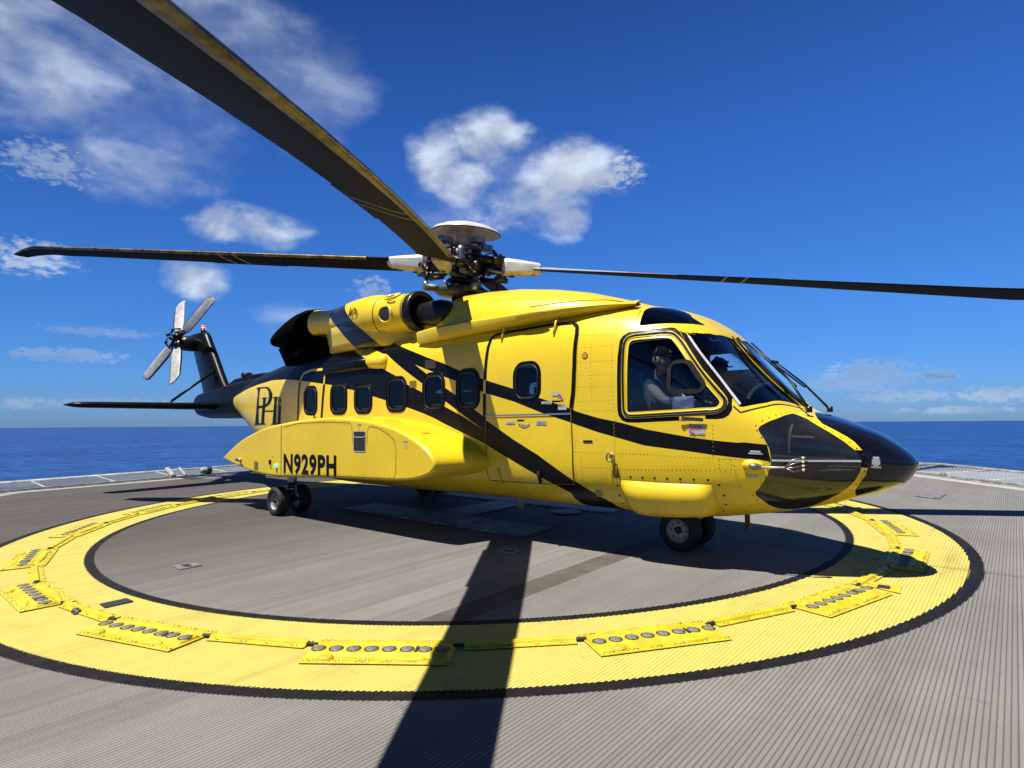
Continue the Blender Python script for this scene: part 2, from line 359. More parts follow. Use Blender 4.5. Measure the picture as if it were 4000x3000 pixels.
def _pchip():
    n=len(ST); X=[s[0] for s in ST]; out=[]
    for k in range(1,7):
        Y=[s[k] for s in ST]; d=[(Y[i+1]-Y[i])/(X[i+1]-X[i]) for i in range(n-1)]
        m=[d[0]]
        for i in range(1,n-1):
            if d[i-1]*d[i]<=0: m.append(0.0)
            else:
                w1=2*(X[i+1]-X[i])+(X[i]-X[i-1]); w2=(X[i+1]-X[i])+2*(X[i]-X[i-1])
                m.append((w1+w2)/(w1/d[i-1]+w2/d[i]))
        m.append(d[-1]); out.append((Y,m))
    return X,out
_PX,_PM=_pchip()
def station(x):
    x=min(max(x,_PX[0]),_PX[-1]); i=0
    while i<len(_PX)-2 and x>_PX[i+1]: i+=1
    hh=_PX[i+1]-_PX[i]; t=(x-_PX[i])/hh
    a=2*t**3-3*t**2+1; b=t**3-2*t**2+t; c=-2*t**3+3*t**2; e=t**3-t**2
    return [a*Y[i]+b*hh*m[i]+c*Y[i+1]+e*hh*m[i+1] for Y,m in _PM]
import math as _m
def fus(x,s):
    """starboard half section; s=0 belly centre .. 1 roof centre -> (y,z). Arc-like spacing."""
    zt,zb,w,zc,nu,nl=station(x)
    # angle -90..90
    k=s*2-1
    a=k*_m.pi/2
    c=max(_m.cos(a),0.0); q=abs(_m.sin(a))
    # radial superellipse: direction (c*w, q*h)
    nn=nu if a>=0 else nl
    r=(c**nn+q**nn)**(-1.0/nn)
    y=w*c*r
    z=zc+(zt-zc)*q*r if a>=0 else zc-(zc-zb)*q*r
    return y,z
# outlines measured on the skin: (x, s) along the fuselage and around its half section
MARKS = {
 'stripe_upper': [(1.673, 0.8019), (2.331, 0.7308), (2.595, 0.7127), (2.926, 0.6911), (3.241, 0.6724), (3.55, 0.6502), (3.941, 0.6253), (4.063, 0.6174), (4.472, 0.593), (4.921, 0.5621), (5.347, 0.5318), (5.414, 0.5245), (5.693, 0.5091), (5.965, 0.5004), (6.235, 0.4853), (6.673, 0.4758), (6.913, 0.4785), (7.109, 0.4845), (7.166, 0.4904), (7.36, 0.4972)],
 'stripe_lower': [(2.635, 0.6771), (3.02, 0.6532), (3.271, 0.6359), (3.454, 0.625), (3.927, 0.591), (4.062, 0.5816), (4.503, 0.5564), (4.932, 0.5223), (5.068, 0.5133), (5.35, 0.4931), (5.41, 0.4863), (5.689, 0.4641), (5.96, 0.4483), (6.23, 0.4331), (6.635, 0.4294), (6.907, 0.4274), (7.104, 0.4283), (7.16, 0.4283), (7.298, 0.4302), (7.387, 0.4266)],
 'band_upper': [(2.635, 0.6771), (2.903, 0.6479), (3.281, 0.6048), (3.447, 0.5867), (3.829, 0.537), (4.035, 0.5082), (4.043, 0.5033), (4.496, 0.4322), (4.864, 0.3829), (5.343, 0.3102), (5.568, 0.2762), (5.717, 0.2448), (5.786, 0.2122)],
 'band_lower': [(-5.6, 0.41), (-4.75, 0.6074), (-3.576, 0.6595), (-2.581, 0.676), (-1.796, 0.6828), (-1.11, 0.6736), (-0.565, 0.6627), (0.133, 0.6454), (0.492, 0.6368), (0.973, 0.6195), (1.155, 0.6142), (1.652, 0.5911), (1.986, 0.5751), (2.468, 0.5496), (2.787, 0.5308), (3.041, 0.5127), (3.252, 0.4925), (3.503, 0.4664), (4.028, 0.4142), (3.81, 0.4372), (4.036, 0.4127), (4.956, 0.3051), (5.232, 0.2693), (5.426, 0.2177)],
 'yellow_band': [(0.877, 0.7593), (1.445, 0.7082), (2.017, 0.665), (2.257, 0.6469), (2.476, 0.6226), (2.807, 0.5955), (3.271, 0.5483), (3.672, 0.5102), (3.99, 0.4669), (3.672, 0.5139), (3.272, 0.566), (2.805, 0.6223), (2.417, 0.6638), (2.064, 0.7015), (1.951, 0.7134), (0.931, 0.83)],
 'ck_surround': [(5.942, 0.6928), (5.974, 0.7047), (6.029, 0.7142), (6.447, 0.757), (6.479, 0.7599), (6.517, 0.7576), (6.608, 0.736), (6.765, 0.6992), (6.902, 0.6683), (6.967, 0.6503), (7.074, 0.6351), (7.073, 0.6177), (7.045, 0.5891), (7.003, 0.5707), (6.948, 0.5581), (6.843, 0.5442), (6.593, 0.521), (6.153, 0.5028), (6.036, 0.5016), (5.981, 0.506), (5.942, 0.5177), (5.932, 0.5365), (5.935, 0.6579)],
 'ck_ring': [(5.983, 0.6801), (5.991, 0.6931), (6.023, 0.7036), (6.073, 0.7099), (6.448, 0.7433), (6.489, 0.7447), (6.534, 0.7414), (6.604, 0.7328), (6.802, 0.6873), (7.001, 0.6595), (7.027, 0.6504), (7.033, 0.6304), (7.015, 0.6074), (6.973, 0.5864), (6.912, 0.5695), (6.077, 0.5109), (6.022, 0.5135), (5.991, 0.5234), (5.984, 0.5371)],
 'ck_seal': [(5.995, 0.6802), (6.006, 0.6916), (6.033, 0.7004), (6.083, 0.7067), (6.448, 0.7374), (6.488, 0.7396), (6.525, 0.7364), (6.589, 0.7257), (6.793, 0.6785), (6.991, 0.6515), (7.017, 0.6424), (7.019, 0.6269), (7.003, 0.6102), (6.967, 0.5916), (6.912, 0.5754), (6.093, 0.5155), (6.046, 0.5173), (6.011, 0.5254), (6.003, 0.539)],
 'ck_inner': [(6.021, 0.6743), (6.026, 0.6887), (6.051, 0.6974), (6.095, 0.7019), (6.448, 0.7297), (6.485, 0.7313), (6.52, 0.7276), (6.574, 0.719), (6.77, 0.6731), (6.963, 0.6417), (6.991, 0.6335), (6.99, 0.6178), (6.973, 0.604), (6.937, 0.5919), (6.9, 0.5828), (6.101, 0.5225), (6.055, 0.5235), (6.028, 0.5308), (6.025, 0.5393)],
 'ck_glass': [(6.055, 0.6685), (6.055, 0.686), (6.078, 0.693), (6.114, 0.6965), (6.442, 0.7207), (6.476, 0.7217), (6.5, 0.7186), (6.555, 0.708), (6.748, 0.6628), (6.946, 0.6326), (6.965, 0.6249), (6.96, 0.6138), (6.937, 0.6003), (6.9, 0.5909), (6.102, 0.5286), (6.059, 0.5278), (6.049, 0.5328), (6.051, 0.5465)],
 'ck_overhead': [(6.125, 0.7346), (6.12, 0.75), (6.106, 0.7745), (6.081, 0.8017), (6.062, 0.8255), (6.14, 0.8592), (6.273, 0.8665), (6.39, 0.8673), (6.502, 0.8588), (6.595, 0.8558), (6.657, 0.8634), (6.604, 0.8249), (6.513, 0.7883), (6.401, 0.7647), (6.242, 0.745)],
 'ck_pillar': [(6.523, 0.7587), (6.591, 0.7598), (6.623, 0.7549), (6.882, 0.7133), (7.069, 0.6711), (7.068, 0.6336), (6.902, 0.6683), (6.765, 0.6992), (6.608, 0.736)],
 'ck_vent_in': [(6.475, 0.6184), (6.475, 0.6435), (6.497, 0.6569), (6.534, 0.6697), (6.585, 0.6779), (6.667, 0.6878), (6.706, 0.6871), (6.771, 0.6694), (6.831, 0.6562), (6.842, 0.6502), (6.829, 0.6327), (6.787, 0.6146), (6.724, 0.6037), (6.558, 0.5886), (6.51, 0.589), (6.479, 0.5983)],
 'ck_vent_out': [(6.516, 0.6212), (6.515, 0.6482), (6.53, 0.659), (6.563, 0.6647), (6.639, 0.6746), (6.673, 0.6725), (6.724, 0.6549), (6.784, 0.6439), (6.8, 0.641), (6.792, 0.6304), (6.768, 0.6223), (6.551, 0.5987), (6.517, 0.6015)],
 'ck_paper': [(6.513, 0.5796), (6.734, 0.6001), (6.733, 0.5629), (6.514, 0.5458)],
 'ck_exit_decal': [(7.127, 0.3839)],
 'windshield': [(6.596, 0.7646), (6.702, 0.802), (6.764, 0.8499), (6.799, 0.9541), (6.824, 1.0), (7.387, 0.9651), (7.32, 0.7522), (7.154, 0.6519), (7.14, 0.6492), (6.901, 0.7089)],
 'ws_frame': [(6.553, 0.766), (6.593, 0.7675), (6.696, 0.8069), (6.756, 0.8561), (6.787, 0.9646), (6.824, 1.0), (7.402, 0.9705), (7.331, 0.7318), (7.141, 0.6244), (7.081, 0.6356), (7.062, 0.6677), (6.837, 0.7131)],
 'wstrip': [(6.617, 0.7551), (7.133, 0.6564)],
 'chin': [(7.29, 0.5794), (7.306, 0.5993), (7.338, 0.6208), (7.431, 0.6972), (7.51, 0.8025), (7.611, 0.7922), (7.8, 0.7061), (7.929, 0.6439), (8.011, 0.5784), (8.045, 0.522), (8.056, 0.4791), (8.05, 0.4254), (8.037, 0.3879), (8.006, 0.341), (7.956, 0.291), (7.872, 0.2462), (7.749, 0.2053), (7.576, 0.1468), (7.479, 0.1352), (7.41, 0.1659), (7.345, 0.1983), (7.301, 0.2263), (7.258, 0.2661), (7.208, 0.2941), (7.272, 0.3231), (7.322, 0.3515), (7.357, 0.3801), (7.38, 0.4119), (7.388, 0.4382), (7.376, 0.4839), (7.361, 0.5002), (7.329, 0.543), (7.301, 0.562)],
 'chin_line': [(7.388, 0.4338), (7.604, 0.4439), (7.81, 0.4537), (8.053, 0.4761)],
 'radome': [(7.567, 1.0), (7.613, 0.9243), (7.685, 0.8251), (7.752, 0.7679), (7.844, 0.7392), (7.953, 0.6984), (8.007, 0.6653), (8.067, 0.5929), (8.101, 0.497), (8.099, 0.4254), (8.079, 0.3647), (8.031, 0.3098), (7.981, 0.2459), (7.97, 0.2052), (7.964, 0.1182), (7.981, 0.07)],
 'nose_black': [(8.011, 0.5784), (8.067, 0.5929), (8.106, 0.4978), (8.099, 0.4254), (8.05, 0.4254), (8.056, 0.4791), (8.045, 0.522)],
 'w1': [(-0.393, 0.5797), (-0.172, 0.6394), (0.086, 0.5851), (-0.162, 0.5185)],
 'w2': [(0.471, 0.5874), (0.743, 0.6439), (0.972, 0.5912), (0.686, 0.5255)],
 'w3': [(1.162, 0.5846), (1.435, 0.6361), (1.648, 0.5879), (1.388, 0.528)],
 'w4': [(1.99, 0.5939), (2.275, 0.6491), (2.478, 0.5956), (2.207, 0.5326)],
 'w5': [(2.815, 0.5955), (3.071, 0.6515), (3.281, 0.5965), (3.034, 0.5325)],
 'w6': [(3.494, 0.5947), (3.716, 0.6535), (3.934, 0.5977), (3.711, 0.535)],
 'w7': [(4.494, 0.606), (4.722, 0.6583), (4.931, 0.6066), (4.699, 0.5523)],
 'door': [(4.016, 0.5098), (4.021, 0.5819), (4.039, 0.6568), (4.049, 0.7043), (4.072, 0.7289), (4.136, 0.7364), (4.255, 0.7389), (4.977, 0.7463), (5.299, 0.7442), (5.374, 0.731), (5.395, 0.7109), (5.399, 0.6381), (5.384, 0.5783), (5.35, 0.5331), (5.349, 0.4934), (5.357, 0.4048), (5.334, 0.3014), (4.937, 0.2951), (4.031, 0.2931), (4.018, 0.3139), (4.038, 0.3815), (4.037, 0.5106)],
 'door_rail': [(4.037, 0.5167), (5.346, 0.5189)],
 'rdoor': [(-0.585, 0.4838), (-0.541, 0.6612), (-0.459, 0.687), (-0.211, 0.6964), (0.246, 0.6932), (0.28, 0.684), (0.279, 0.6408), (0.209, 0.5095)],
 'flot': [(7.043, 0.6632)],
 'floatbag': [(5.925, 0.3219), (6.865, 0.3295), (6.89, 0.3179), (6.86, 0.2654), (6.789, 0.2213), (6.507, 0.2044), (5.875, 0.1975), (5.81, 0.2305), (5.872, 0.2838)],
 'phi': [(-2.803, 0.6582), (-1.269, 0.6391), (-1.225, 0.4512), (-2.799, 0.3696)],
 'exit1': [(6.68, 0.5159), (6.83, 0.5279), (6.833, 0.4932), (6.684, 0.4842)],
 'exit2': [(5.175, 0.5437), (5.294, 0.543), (5.293, 0.5293), (5.174, 0.5298)],
 'd_decals1': [(4.377, 0.499), (4.525, 0.4988), (4.524, 0.4898), (4.376, 0.4899)],
 'd_decals2': [(4.85, 0.5014), (5.002, 0.5012), (5.001, 0.4861), (4.849, 0.4861)],
 'd_arrow': [(4.575, 0.5018), (4.68, 0.5017), (4.68, 0.4992), (4.575, 0.4993)],
 'd_arrow2': [(4.604, 0.4993), (4.629, 0.4993), (4.628, 0.4764), (4.69, 0.475), (4.742, 0.497), (4.703, 0.4794)],
 'd_hdec': [(4.935, 0.5536), (5.087, 0.5525), (5.086, 0.5456), (4.935, 0.5465)],
 'd_harr': [(5.102, 0.5524), (5.22, 0.5516), (5.219, 0.5497), (5.102, 0.5505)],
 'd_plate': [(5.501, 0.4353), (5.621, 0.4369), (5.62, 0.4296), (5.5, 0.428)],
 'd_n1': [(7.219, 0.4635), (7.305, 0.4668), (7.304, 0.4597), (7.218, 0.4559)],
 'd_n2': [(7.204, 0.4531), (7.321, 0.4581), (7.32, 0.4533), (7.203, 0.4485)],
 'd_n3': [(7.166, 0.3699), (7.276, 0.3699), (7.262, 0.3602), (7.181, 0.36)],
 'd_rad': [(8.128, 0.5293), (8.19, 0.5465), (8.191, 0.4266), (8.119, 0.4295)],
 'd_vent': [(5.532, 0.6598), (5.568, 0.6595)],
 'd_ring': [(5.864, 0.3933)],
 'd_ringb': [(5.904, 0.3774), (5.93, 0.3548), (5.89, 0.3239), (5.862, 0.3533)],
 'd_light': [(5.62, 0.2781)],
 'd_pitot': [(7.255, 0.4066), (7.385, 0.4092), (7.462, 0.4139), (7.603, 0.4322), (7.65, 0.4339), (7.644, 0.388), (7.597, 0.3877)],
 'd_square': [(2.538, 0.6321), (2.682, 0.6313), (2.684, 0.6114), (2.541, 0.6114)],
 'd_box': [(2.844, 0.6878), (3.069, 0.6824), (3.083, 0.6613), (2.854, 0.6642)],
 'd_phvent': [(-1.34, 0.5733)],
 'd_tsign': [(6.599, 0.5327), (6.841, 0.5546), (6.843, 0.5404), (6.671, 0.5252), (6.604, 0.5198)],
 'd_handle': [(-0.022, 0.56), (0.002, 0.5079), (0.092, 0.5057)],
 'd_rl1': [(5.408, 0.4824), (5.374, 0.3034)],
 'd_rl2': [(5.88, 0.4906), (5.88, 0.4033)],
 'd_rl3': [(5.383, 0.3974), (6.312, 0.409)],
 'd_rl4': [(5.457, 0.3534), (5.835, 0.3573)],
 'd_rl5': [(5.94, 0.3573), (6.3, 0.3615)],
 'd_rl6': [(5.469, 0.3958), (5.446, 0.3168)],
 'd_rl7': [(5.851, 0.4027), (5.837, 0.3412)],
 'd_rl8': [(5.495, 0.3117), (5.801, 0.3289)],
 'd_rl9': [(5.429, 0.7078), (5.876, 0.7063)],
 'd_rl10': [(5.438, 0.6781), (5.881, 0.6816)],
 'd_rl11': [(5.435, 0.6449), (5.881, 0.6477)],
 'd_rl12': [(5.438, 0.6134), (5.885, 0.6172)],
 'd_rl13': [(5.437, 0.5857), (5.872, 0.5882)],
 'd_rl14': [(5.433, 0.549), (5.856, 0.5555)],
 'd_rl15': [(5.431, 0.5247), (5.879, 0.5299)],
 'd_rl16': [(5.857, 0.7128), (5.881, 0.5531), (5.913, 0.5069)],
 'd_rl17': [(5.437, 0.7), (5.432, 0.5355)],
 'd_rl18': [(6.891, 0.4266), (6.891, 0.4208)],
 'd_rl19': [(7.077, 0.3991), (7.088, 0.3565), (7.123, 0.2577)],
 'd_rl20': [(6.952, 0.4178), (7.058, 0.4216), (7.049, 0.3769), (6.943, 0.3767), (6.952, 0.4178)],
 'd_rl21': [(5.926, 0.3244), (6.897, 0.3327), (6.827, 0.2192)],
 'd_rl22': [(6.901, 0.5293), (6.899, 0.427)],
 'd_rl23': [(5.894, 0.5047), (5.892, 0.3961)],
 'd_rl24': [(5.975, 0.4031), (7.132, 0.4234)],
 'd_rl25': [(5.902, 0.3559), (6.929, 0.3791)],
 'phi_p_stem': [(-2.683, 0.6531), (-2.399, 0.652), (-2.402, 0.6209), (-2.396, 0.4048), (-2.335, 0.4026), (-2.808, 0.3699), (-2.637, 0.3907), (-2.547, 0.4716), (-2.492, 0.6072), (-2.559, 0.6402)],
 'phi_p_bowl': [(-2.444, 0.6527), (-2.009, 0.649), (-1.816, 0.6358), (-1.682, 0.6111), (-1.683, 0.5812), (-1.78, 0.5546), (-1.951, 0.5348), (-2.101, 0.5248), (-2.102, 0.5337), (-1.968, 0.5494), (-1.874, 0.5714), (-1.848, 0.5995), (-1.891, 0.6228), (-2.01, 0.6394), (-2.156, 0.6442), (-2.423, 0.644)],
 'phi_p_foot': [(-2.395, 0.4063), (-2.226, 0.4188), (-2.23, 0.4085), (-2.4, 0.3987)],
 'phi_bar_l': [(-2.388, 0.5278), (-2.129, 0.5353), (-2.128, 0.5232), (-2.386, 0.5124)],
 'phi_h_l': [(-2.251, 0.584), (-1.9, 0.5889), (-2.001, 0.5817), (-2.018, 0.557), (-2.06, 0.4904), (-2.084, 0.4281), (-1.986, 0.4224), (-2.4, 0.3987), (-2.26, 0.4148), (-2.214, 0.4849), (-2.158, 0.5459), (-2.16, 0.5768)],
 'phi_h_bar': [(-2.061, 0.5059), (-1.565, 0.5206), (-1.565, 0.5136), (-2.061, 0.4979)],
 'phi_h_r': [(-1.67, 0.5918), (-1.378, 0.5954), (-1.438, 0.5895), (-1.449, 0.5722), (-1.475, 0.5235), (-1.497, 0.4513), (-1.44, 0.4456), (-1.746, 0.4328), (-1.652, 0.4434), (-1.611, 0.5046), (-1.571, 0.5672), (-1.583, 0.5857)],
 'phi_i': [(-1.439, 0.5485), (-1.261, 0.5531), (-1.27, 0.5134), (-1.292, 0.4582), (-1.238, 0.4526), (-1.478, 0.4435), (-1.409, 0.4532), (-1.386, 0.5105), (-1.376, 0.544)],
}
# ------------------------------------------------------------------ helicopter: fuselage skin
HELI = empty('helicopter', (2.3, 0, 0), 'large yellow and black helicopter parked on the deck with its four rotor blades spread', 'helicopter')
SC = 4.2
def P3(x, s, side=-1, off=0.0):
    y, z = fus(x, s)
    if off:
        n = NRM(x, s); return Vector((x+n.x*off, side*(y+n.y*off), z+n.z*off))
    return Vector((x, side*y, z))
def NRM(x, s):
    e = 0.004; x0, x1 = max(x-0.01, -5.6), min(x+0.01, 8.43); s0, s1 = max(s-e, 0.0), min(s+e, 1.0)
    a = fus(x1, s); b = fus(x0, s); c = fus(x, s1); d = fus(x, s0)
    tx = Vector((x1-x0, a[0]-b[0], a[1]-b[1])); ts = Vector((0, c[0]-d[0], c[1]-d[1]))
    n = ts.cross(tx)
    if n.length < 1e-9: n = Vector((1, 0, 0))
    n.normalize()
    y, z = fus(x, s)
    if n.y*max(y, 0.02)+n.z*(z-1.5) < 0 and x < 7.5: n = -n
    elif x >= 7.5 and n.x < 0: n = -n
    if s < 1e-4 or s > 0.9999: n.y = 0; n.normalize()
    return n
def slen(x, s):
    a = fus(x, max(s-.01, 0)); b = fus(x, min(s+.01, 1)); return sqrt((a[0]-b[0])**2+(a[1]-b[1])**2)/(min(s+.01, 1)-max(s-.01, 0))
def rrect(xl, xr, sl, sh, rad=0.14, inset=0.0, n=7):
    """rounded window outline in (x, s); rad and inset in metres"""
    xm = (xl+xr)/2; sm = (sl+sh)/2; k = slen(xm, sm); hw = (xr-xl)/2-inset; hh = (sh-sl)/2*k-inset; r = min(max(rad-inset, 0.02), hw, hh); out = []
    for cx, cy, a0 in ((hw-r, hh-r, 0), (-hw+r, hh-r, 90), (-hw+r, -hh+r, 180), (hw-r, -hh+r, 270)):
        for i in range(n):
            a = R(a0+90*i/(n-1)); out.append((xm+cx+r*cos(a), sm+(cy+r*sin(a))/k))
    return out
def inside(p, poly):
    x, y = p; c = False; j = len(poly)-1
    for i in range(len(poly)):
        xi, yi = poly[i]; xj, yj = poly[j]
        if (yi > y) != (yj > y) and x < (xj-xi)*(y-yi)/(yj-yi)+xi: c = not c
        j = i
    return c
def s_at(x, z):
    lo, hi = 0.0, 1.0
    for _ in range(22):
        m_ = (lo+hi)/2
        if fus(x, m_)[1] < z: lo = m_
        else: hi = m_
    return (lo+hi)/2
def between(a, b, t):
    # straight in side view (x, z), where the skin is steep enough; otherwise straight in (x, s)
    x = a[0]+(b[0]-a[0])*t; s = a[1]+(b[1]-a[1])*t
    if abs(b[0]-a[0]) > 0.12 and 0.06 < a[1] < 0.90 and 0.06 < b[1] < 0.90 and -5.6 < min(a[0], b[0]) and max(a[0], b[0]) < 8.3:
        za, zb = fus(*a)[1], fus(*b)[1]; s = s_at(x, za+(zb-za)*t)
    return (x, s)
def dens(poly, closed=True, step=0.09):
    q = []; n = len(poly)
    for i in range(n if closed else n-1):
        a, b = poly[i], poly[(i+1) % n]
        d = sqrt((a[0]-b[0])**2+((a[1]-b[1])*SC)**2); m = max(1, int(d/step))
        q += [between(a, b, j/m) for j in range(m)]
    return q if closed else q+[poly[-1]]
def smooth(poly, it=1):
    if it == 1: poly = dens(poly, True, 0.13)
    for _ in range(it):
        q = []
        for i in range(len(poly)):
            a, b = poly[i], poly[(i+1) % len(poly)]
            q += [(a[0]*.75+b[0]*.25, a[1]*.75+b[1]*.25), (a[0]*.25+b[0]*.75, a[1]*.25+b[1]*.75)]
        poly = q
    return poly
K = MARKS
WIN = {}
for w in ('w1', 'w2', 'w3', 'w4', 'w5', 'w6', 'w7'):
    l, t, r, b = K[w]; WIN[w] = (l[0], r[0], b[1], t[1])
up, lo1, up2, lo2 = K['stripe_upper'], K['stripe_lower'], K['band_upper'], K['band_lower']
big = [(-5.6, 1.02), (1.62, 1.02), (1.62, 0.84)] + up + lo1[::-1] + up2[1:-1] + [(up2[-1][0]+0.25, -0.02), (lo2[-1][0]-0.05, -0.02)] + lo2[::-1][1:] + [(-5.62, 0.42)]
# stripe_lower runs back to the wedge tip, band_upper starts there
door_poly = K['door']; rdoor_poly = K['rdoor'] + [(K['rdoor'][-1][0]+0.01, 0.455), (K['rdoor'][0][0]-0.02, 0.455)]
ra = K['radome']; radome = [(ra[0][0], 1.02)] + ra[1:] + [(ra[-1][0], -0.02), (8.5, -0.02), (8.5, 1.02)]
ws = [p for p in K['windshield']]; ws = ws[:4] + [(6.80, 0.974), (7.40, 0.974), (7.47, 0.965)] + ws[6:]
wf = K['ws_frame']; wf = wf[:4] + [(6.78, 0.99), (6.78, 1.02), (7.56, 1.02), (7.53, 0.95)] + wf[7:]
oh = K['ck_overhead']; oh = oh[:4] + [(6.10, 0.835), (6.2, 0.875), (6.34, 0.89), (6.46, 0.882)] + oh[8:]
REG = [('black', big), ('yellow', K['yellow_band']), ('black', K['nose_black']), ('radome', radome),
       ('yellow', wf), ('black', K['ck_surround']), ('black', K['ck_pillar']), ('windshield', ws),
       ('f_yellow', K['ck_ring']), ('f_seal', K['ck_seal']), ('f_yellow', K['ck_inner']), ('ckglass', smooth(K['ck_glass'])),
       ('overhead', smooth(oh)), ('chin', smooth(K['chin']))]
for w in WIN:
    REG.append(('black', rrect(*WIN[w], rad=0.16))); REG.append((w, rrect(*WIN[w], rad=0.16, inset=0.055)))
REG = [(n_, dens(p_)) for n_, p_ in REG]
DOORS = [('door', dens(smooth(door_poly))), ('rdoor', dens(rdoor_poly))]
# constrained triangulation of the half skin in (x, s)
pts = []; edges = []
def addpoly(poly):
    o = len(pts); q = []
    for i in range(len(poly)):
        a, b = poly[i], poly[(i+1) % len(poly)]
        d = sqrt((a[0]-b[0])**2+((a[1]-b[1])*SC)**2); m = max(1, int(d/0.09))
        for j in range(m): q.append((a[0]+(b[0]-a[0])*j/m, a[1]+(b[1]-a[1])*j/m))
    for x, s in q: pts.append((min(max(x, -5.6), 8.43), min(max(s, 0.0), 1.0)*SC))
    for i in range(len(q)): edges.append((o+i, o+(i+1) % len(q)))
for _, p in REG+DOORS: addpoly(p)
addpoly([(-5.6, 0), (8.43, 0), (8.43, 1), (-5.6, 1)])
seg = [(pts[a], pts[b]) for a, b in edges]
cell = {}
for (a, b) in seg:
    for t in (0, .25, .5, .75, 1):
        cell.setdefault((int((a[0]+(b[0]-a[0])*t)/.1), int((a[1]+(b[1]-a[1])*t)/.1)), []).append((a, b))
def near_seg(p, r):
    ci, cj = int(p[0]/.1), int(p[1]/.1)
    for i in (-1, 0, 1):
        for j in (-1, 0, 1):
            for a, b in cell.get((ci+i, cj+j), ()):
                dx, dy = b[0]-a[0], b[1]-a[1]; l = dx*dx+dy*dy
                t = 0 if l < 1e-12 else min(1, max(0, ((p[0]-a[0])*dx+(p[1]-a[1])*dy)/l))
                if (p[0]-a[0]-dx*t)**2+(p[1]-a[1]-dy*t)**2 < r*r: return True
    return False
gx = [-5.6+0.075*i for i in range(0, 153)]
gx = [x for x in gx if x < 5.8] + [5.8+0.045*i for i in range(0, 49)] + [8.0+0.03*i for i in range(0, 12)] + [8.36, 8.385, 8.405, 8.42]
for i, x in enumerate(gx):
    ns = 60 if x < 5.8 else 72
    for j in range(1, ns):
        q = (x, j/ns*SC)
        if not near_seg(q, 0.022): pts.append(q)
res = geometry.delaunay_2d_cdt([Vector(p) for p in pts], edges, [], 0, 1e-5)
cv, cf = res[0], res[2]
CX = [(v[0], min(max(v[1]/SC, 0), 1)) for v in cv]
lab = []
for f in cf:
    c = (sum(CX[i][0] for i in f)/3, sum(CX[i][1] for i in f)/3); l = 'yellow'
    for nme, poly in REG:
        if inside(c, poly): l = nme
    d = None
    for nme, poly in DOORS:
        if inside(c, poly): d = nme
    lab.append((l, d))
NV = [NRM(*c) for c in CX]; PV = [P3(*c) for c in CX]
def patch(mb, nrm, test, mats, side, off=0.0):
    """copy the skin triangles that pass test(label, door) into mb"""
    idx = {}; tri = {}
    for f, (l, d) in zip(cf, lab):
        if not test(l, d): continue
        q = []
        for i in f:
            if i not in idx:
                p, n = PV[i], NV[i]; idx[i] = len(mb.v)
                mb.v.append((p.x+n.x*off, side*(-p.y+n.y*off), p.z+n.z*off)); nrm.append((n.x, side*n.y, n.z))
            q.append(idx[i])
        a, b, c = (Vector(mb.v[i]) for i in q)
        if (b-a).cross(c-a).dot(Vector(nrm[q[0]])) < 0: q = q[::-1]
        mb.f.append(q); mb.m.append(mb.mi(mats(l))); mb.flat.append(False)
def skin(name, parent, test, mats, sides=(-1, 1), off=0.0):
    mb = MB(); nr = []
    for sd in sides: patch(mb, nr, test, mats, sd, off)
    return mb.build(name, parent, nr)
GL = {'windshield', 'ckglass', 'overhead', 'chin', 'radome', 'f_yellow', 'f_seal'} | set(WIN)
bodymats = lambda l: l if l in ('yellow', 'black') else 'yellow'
# surface ribbons, rivets, small plates that lie on the skin
def resample(line, step):
    out = [line[0]]
    for a, b in zip(line, line[1:]):
        d = sqrt((a[0]-b[0])**2+((a[1]-b[1])*SC)**2); m = max(1, int(d/step))
        out += [between(a, b, j/m) for j in range(1, m+1)] if d > 0.15 else [(a[0]+(b[0]-a[0])*j/m, a[1]+(b[1]-a[1])*j/m) for j in range(1, m+1)]
    return out
def ribbon(mb, line, width, mat, side=-1, off=0.004, closed=False, step=0.06):
    if closed: line = line+[line[0]]
    q = resample(line, step); P = [P3(*c, side, off) for c in q]; vs = []
    for i, p in enumerate(P):
        if closed and i in (0, len(P)-1): t = P[1]-P[-2]
        else: t = P[min(i+1, len(P)-1)]-P[max(i-1, 0)]
        n = NRM(*q[i]); n = Vector((n.x, side*n.y, n.z)); b = n.cross(t).normalized()*width/2
        vs += [p-b, p+b]
    mb.add(vs, [(2*i, 2*i+1, 2*i+3, 2*i+2) if side < 0 else (2*i+2, 2*i+3, 2*i+1, 2*i) for i in range(len(P)-1)], mat)
def bead(mb, line, r, mat, side=-1, off=0.0, closed=True, n=8):
    if closed: line = line+line[:1]
    mb.tube([P3(*c, side, off) for c in resample(line, 0.05)], r, mat, n, False)
def rivets(mb, line, pitch=0.035, r=0.0055, mat='rivet', side=-1, closed=False):
    if closed: line = line+[line[0]]
    q = resample(line, 0.01); P = [P3(*c, side) for c in q]; acc = 0; last = P[0]
    for i, p in enumerate(P):
        acc += (p-last).length; last = p
        if acc < pitch and i: continue
        acc = 0; n = NRM(*q[i]); n = Vector((n.x, side*n.y, n.z)); a = n.orthogonal().normalized(); b = n.cross(a)
        vs = [p+(a*cos(t)+b*sin(t))*r+n*0.001 for t in (0, pi/3, 2*pi/3, pi, 4*pi/3, 5*pi/3)]+[p+n*r*0.6]
        mb.add(vs, [(k, (k+1) % 6, 6) for k in range(6)], mat)
def plate(mb, poly, mat, side=-1, off=0.006):
    P = [P3(*c, side, off) for c in poly]; n = NRM(*poly[0]); n = Vector((n.x, side*n.y, n.z))
    f = list(range(len(P)))
    if (P[1]-P[0]).cross(P[2]-P[1]).dot(n) < 0: f = f[::-1]
    mb.add(P, [f], mat, True)
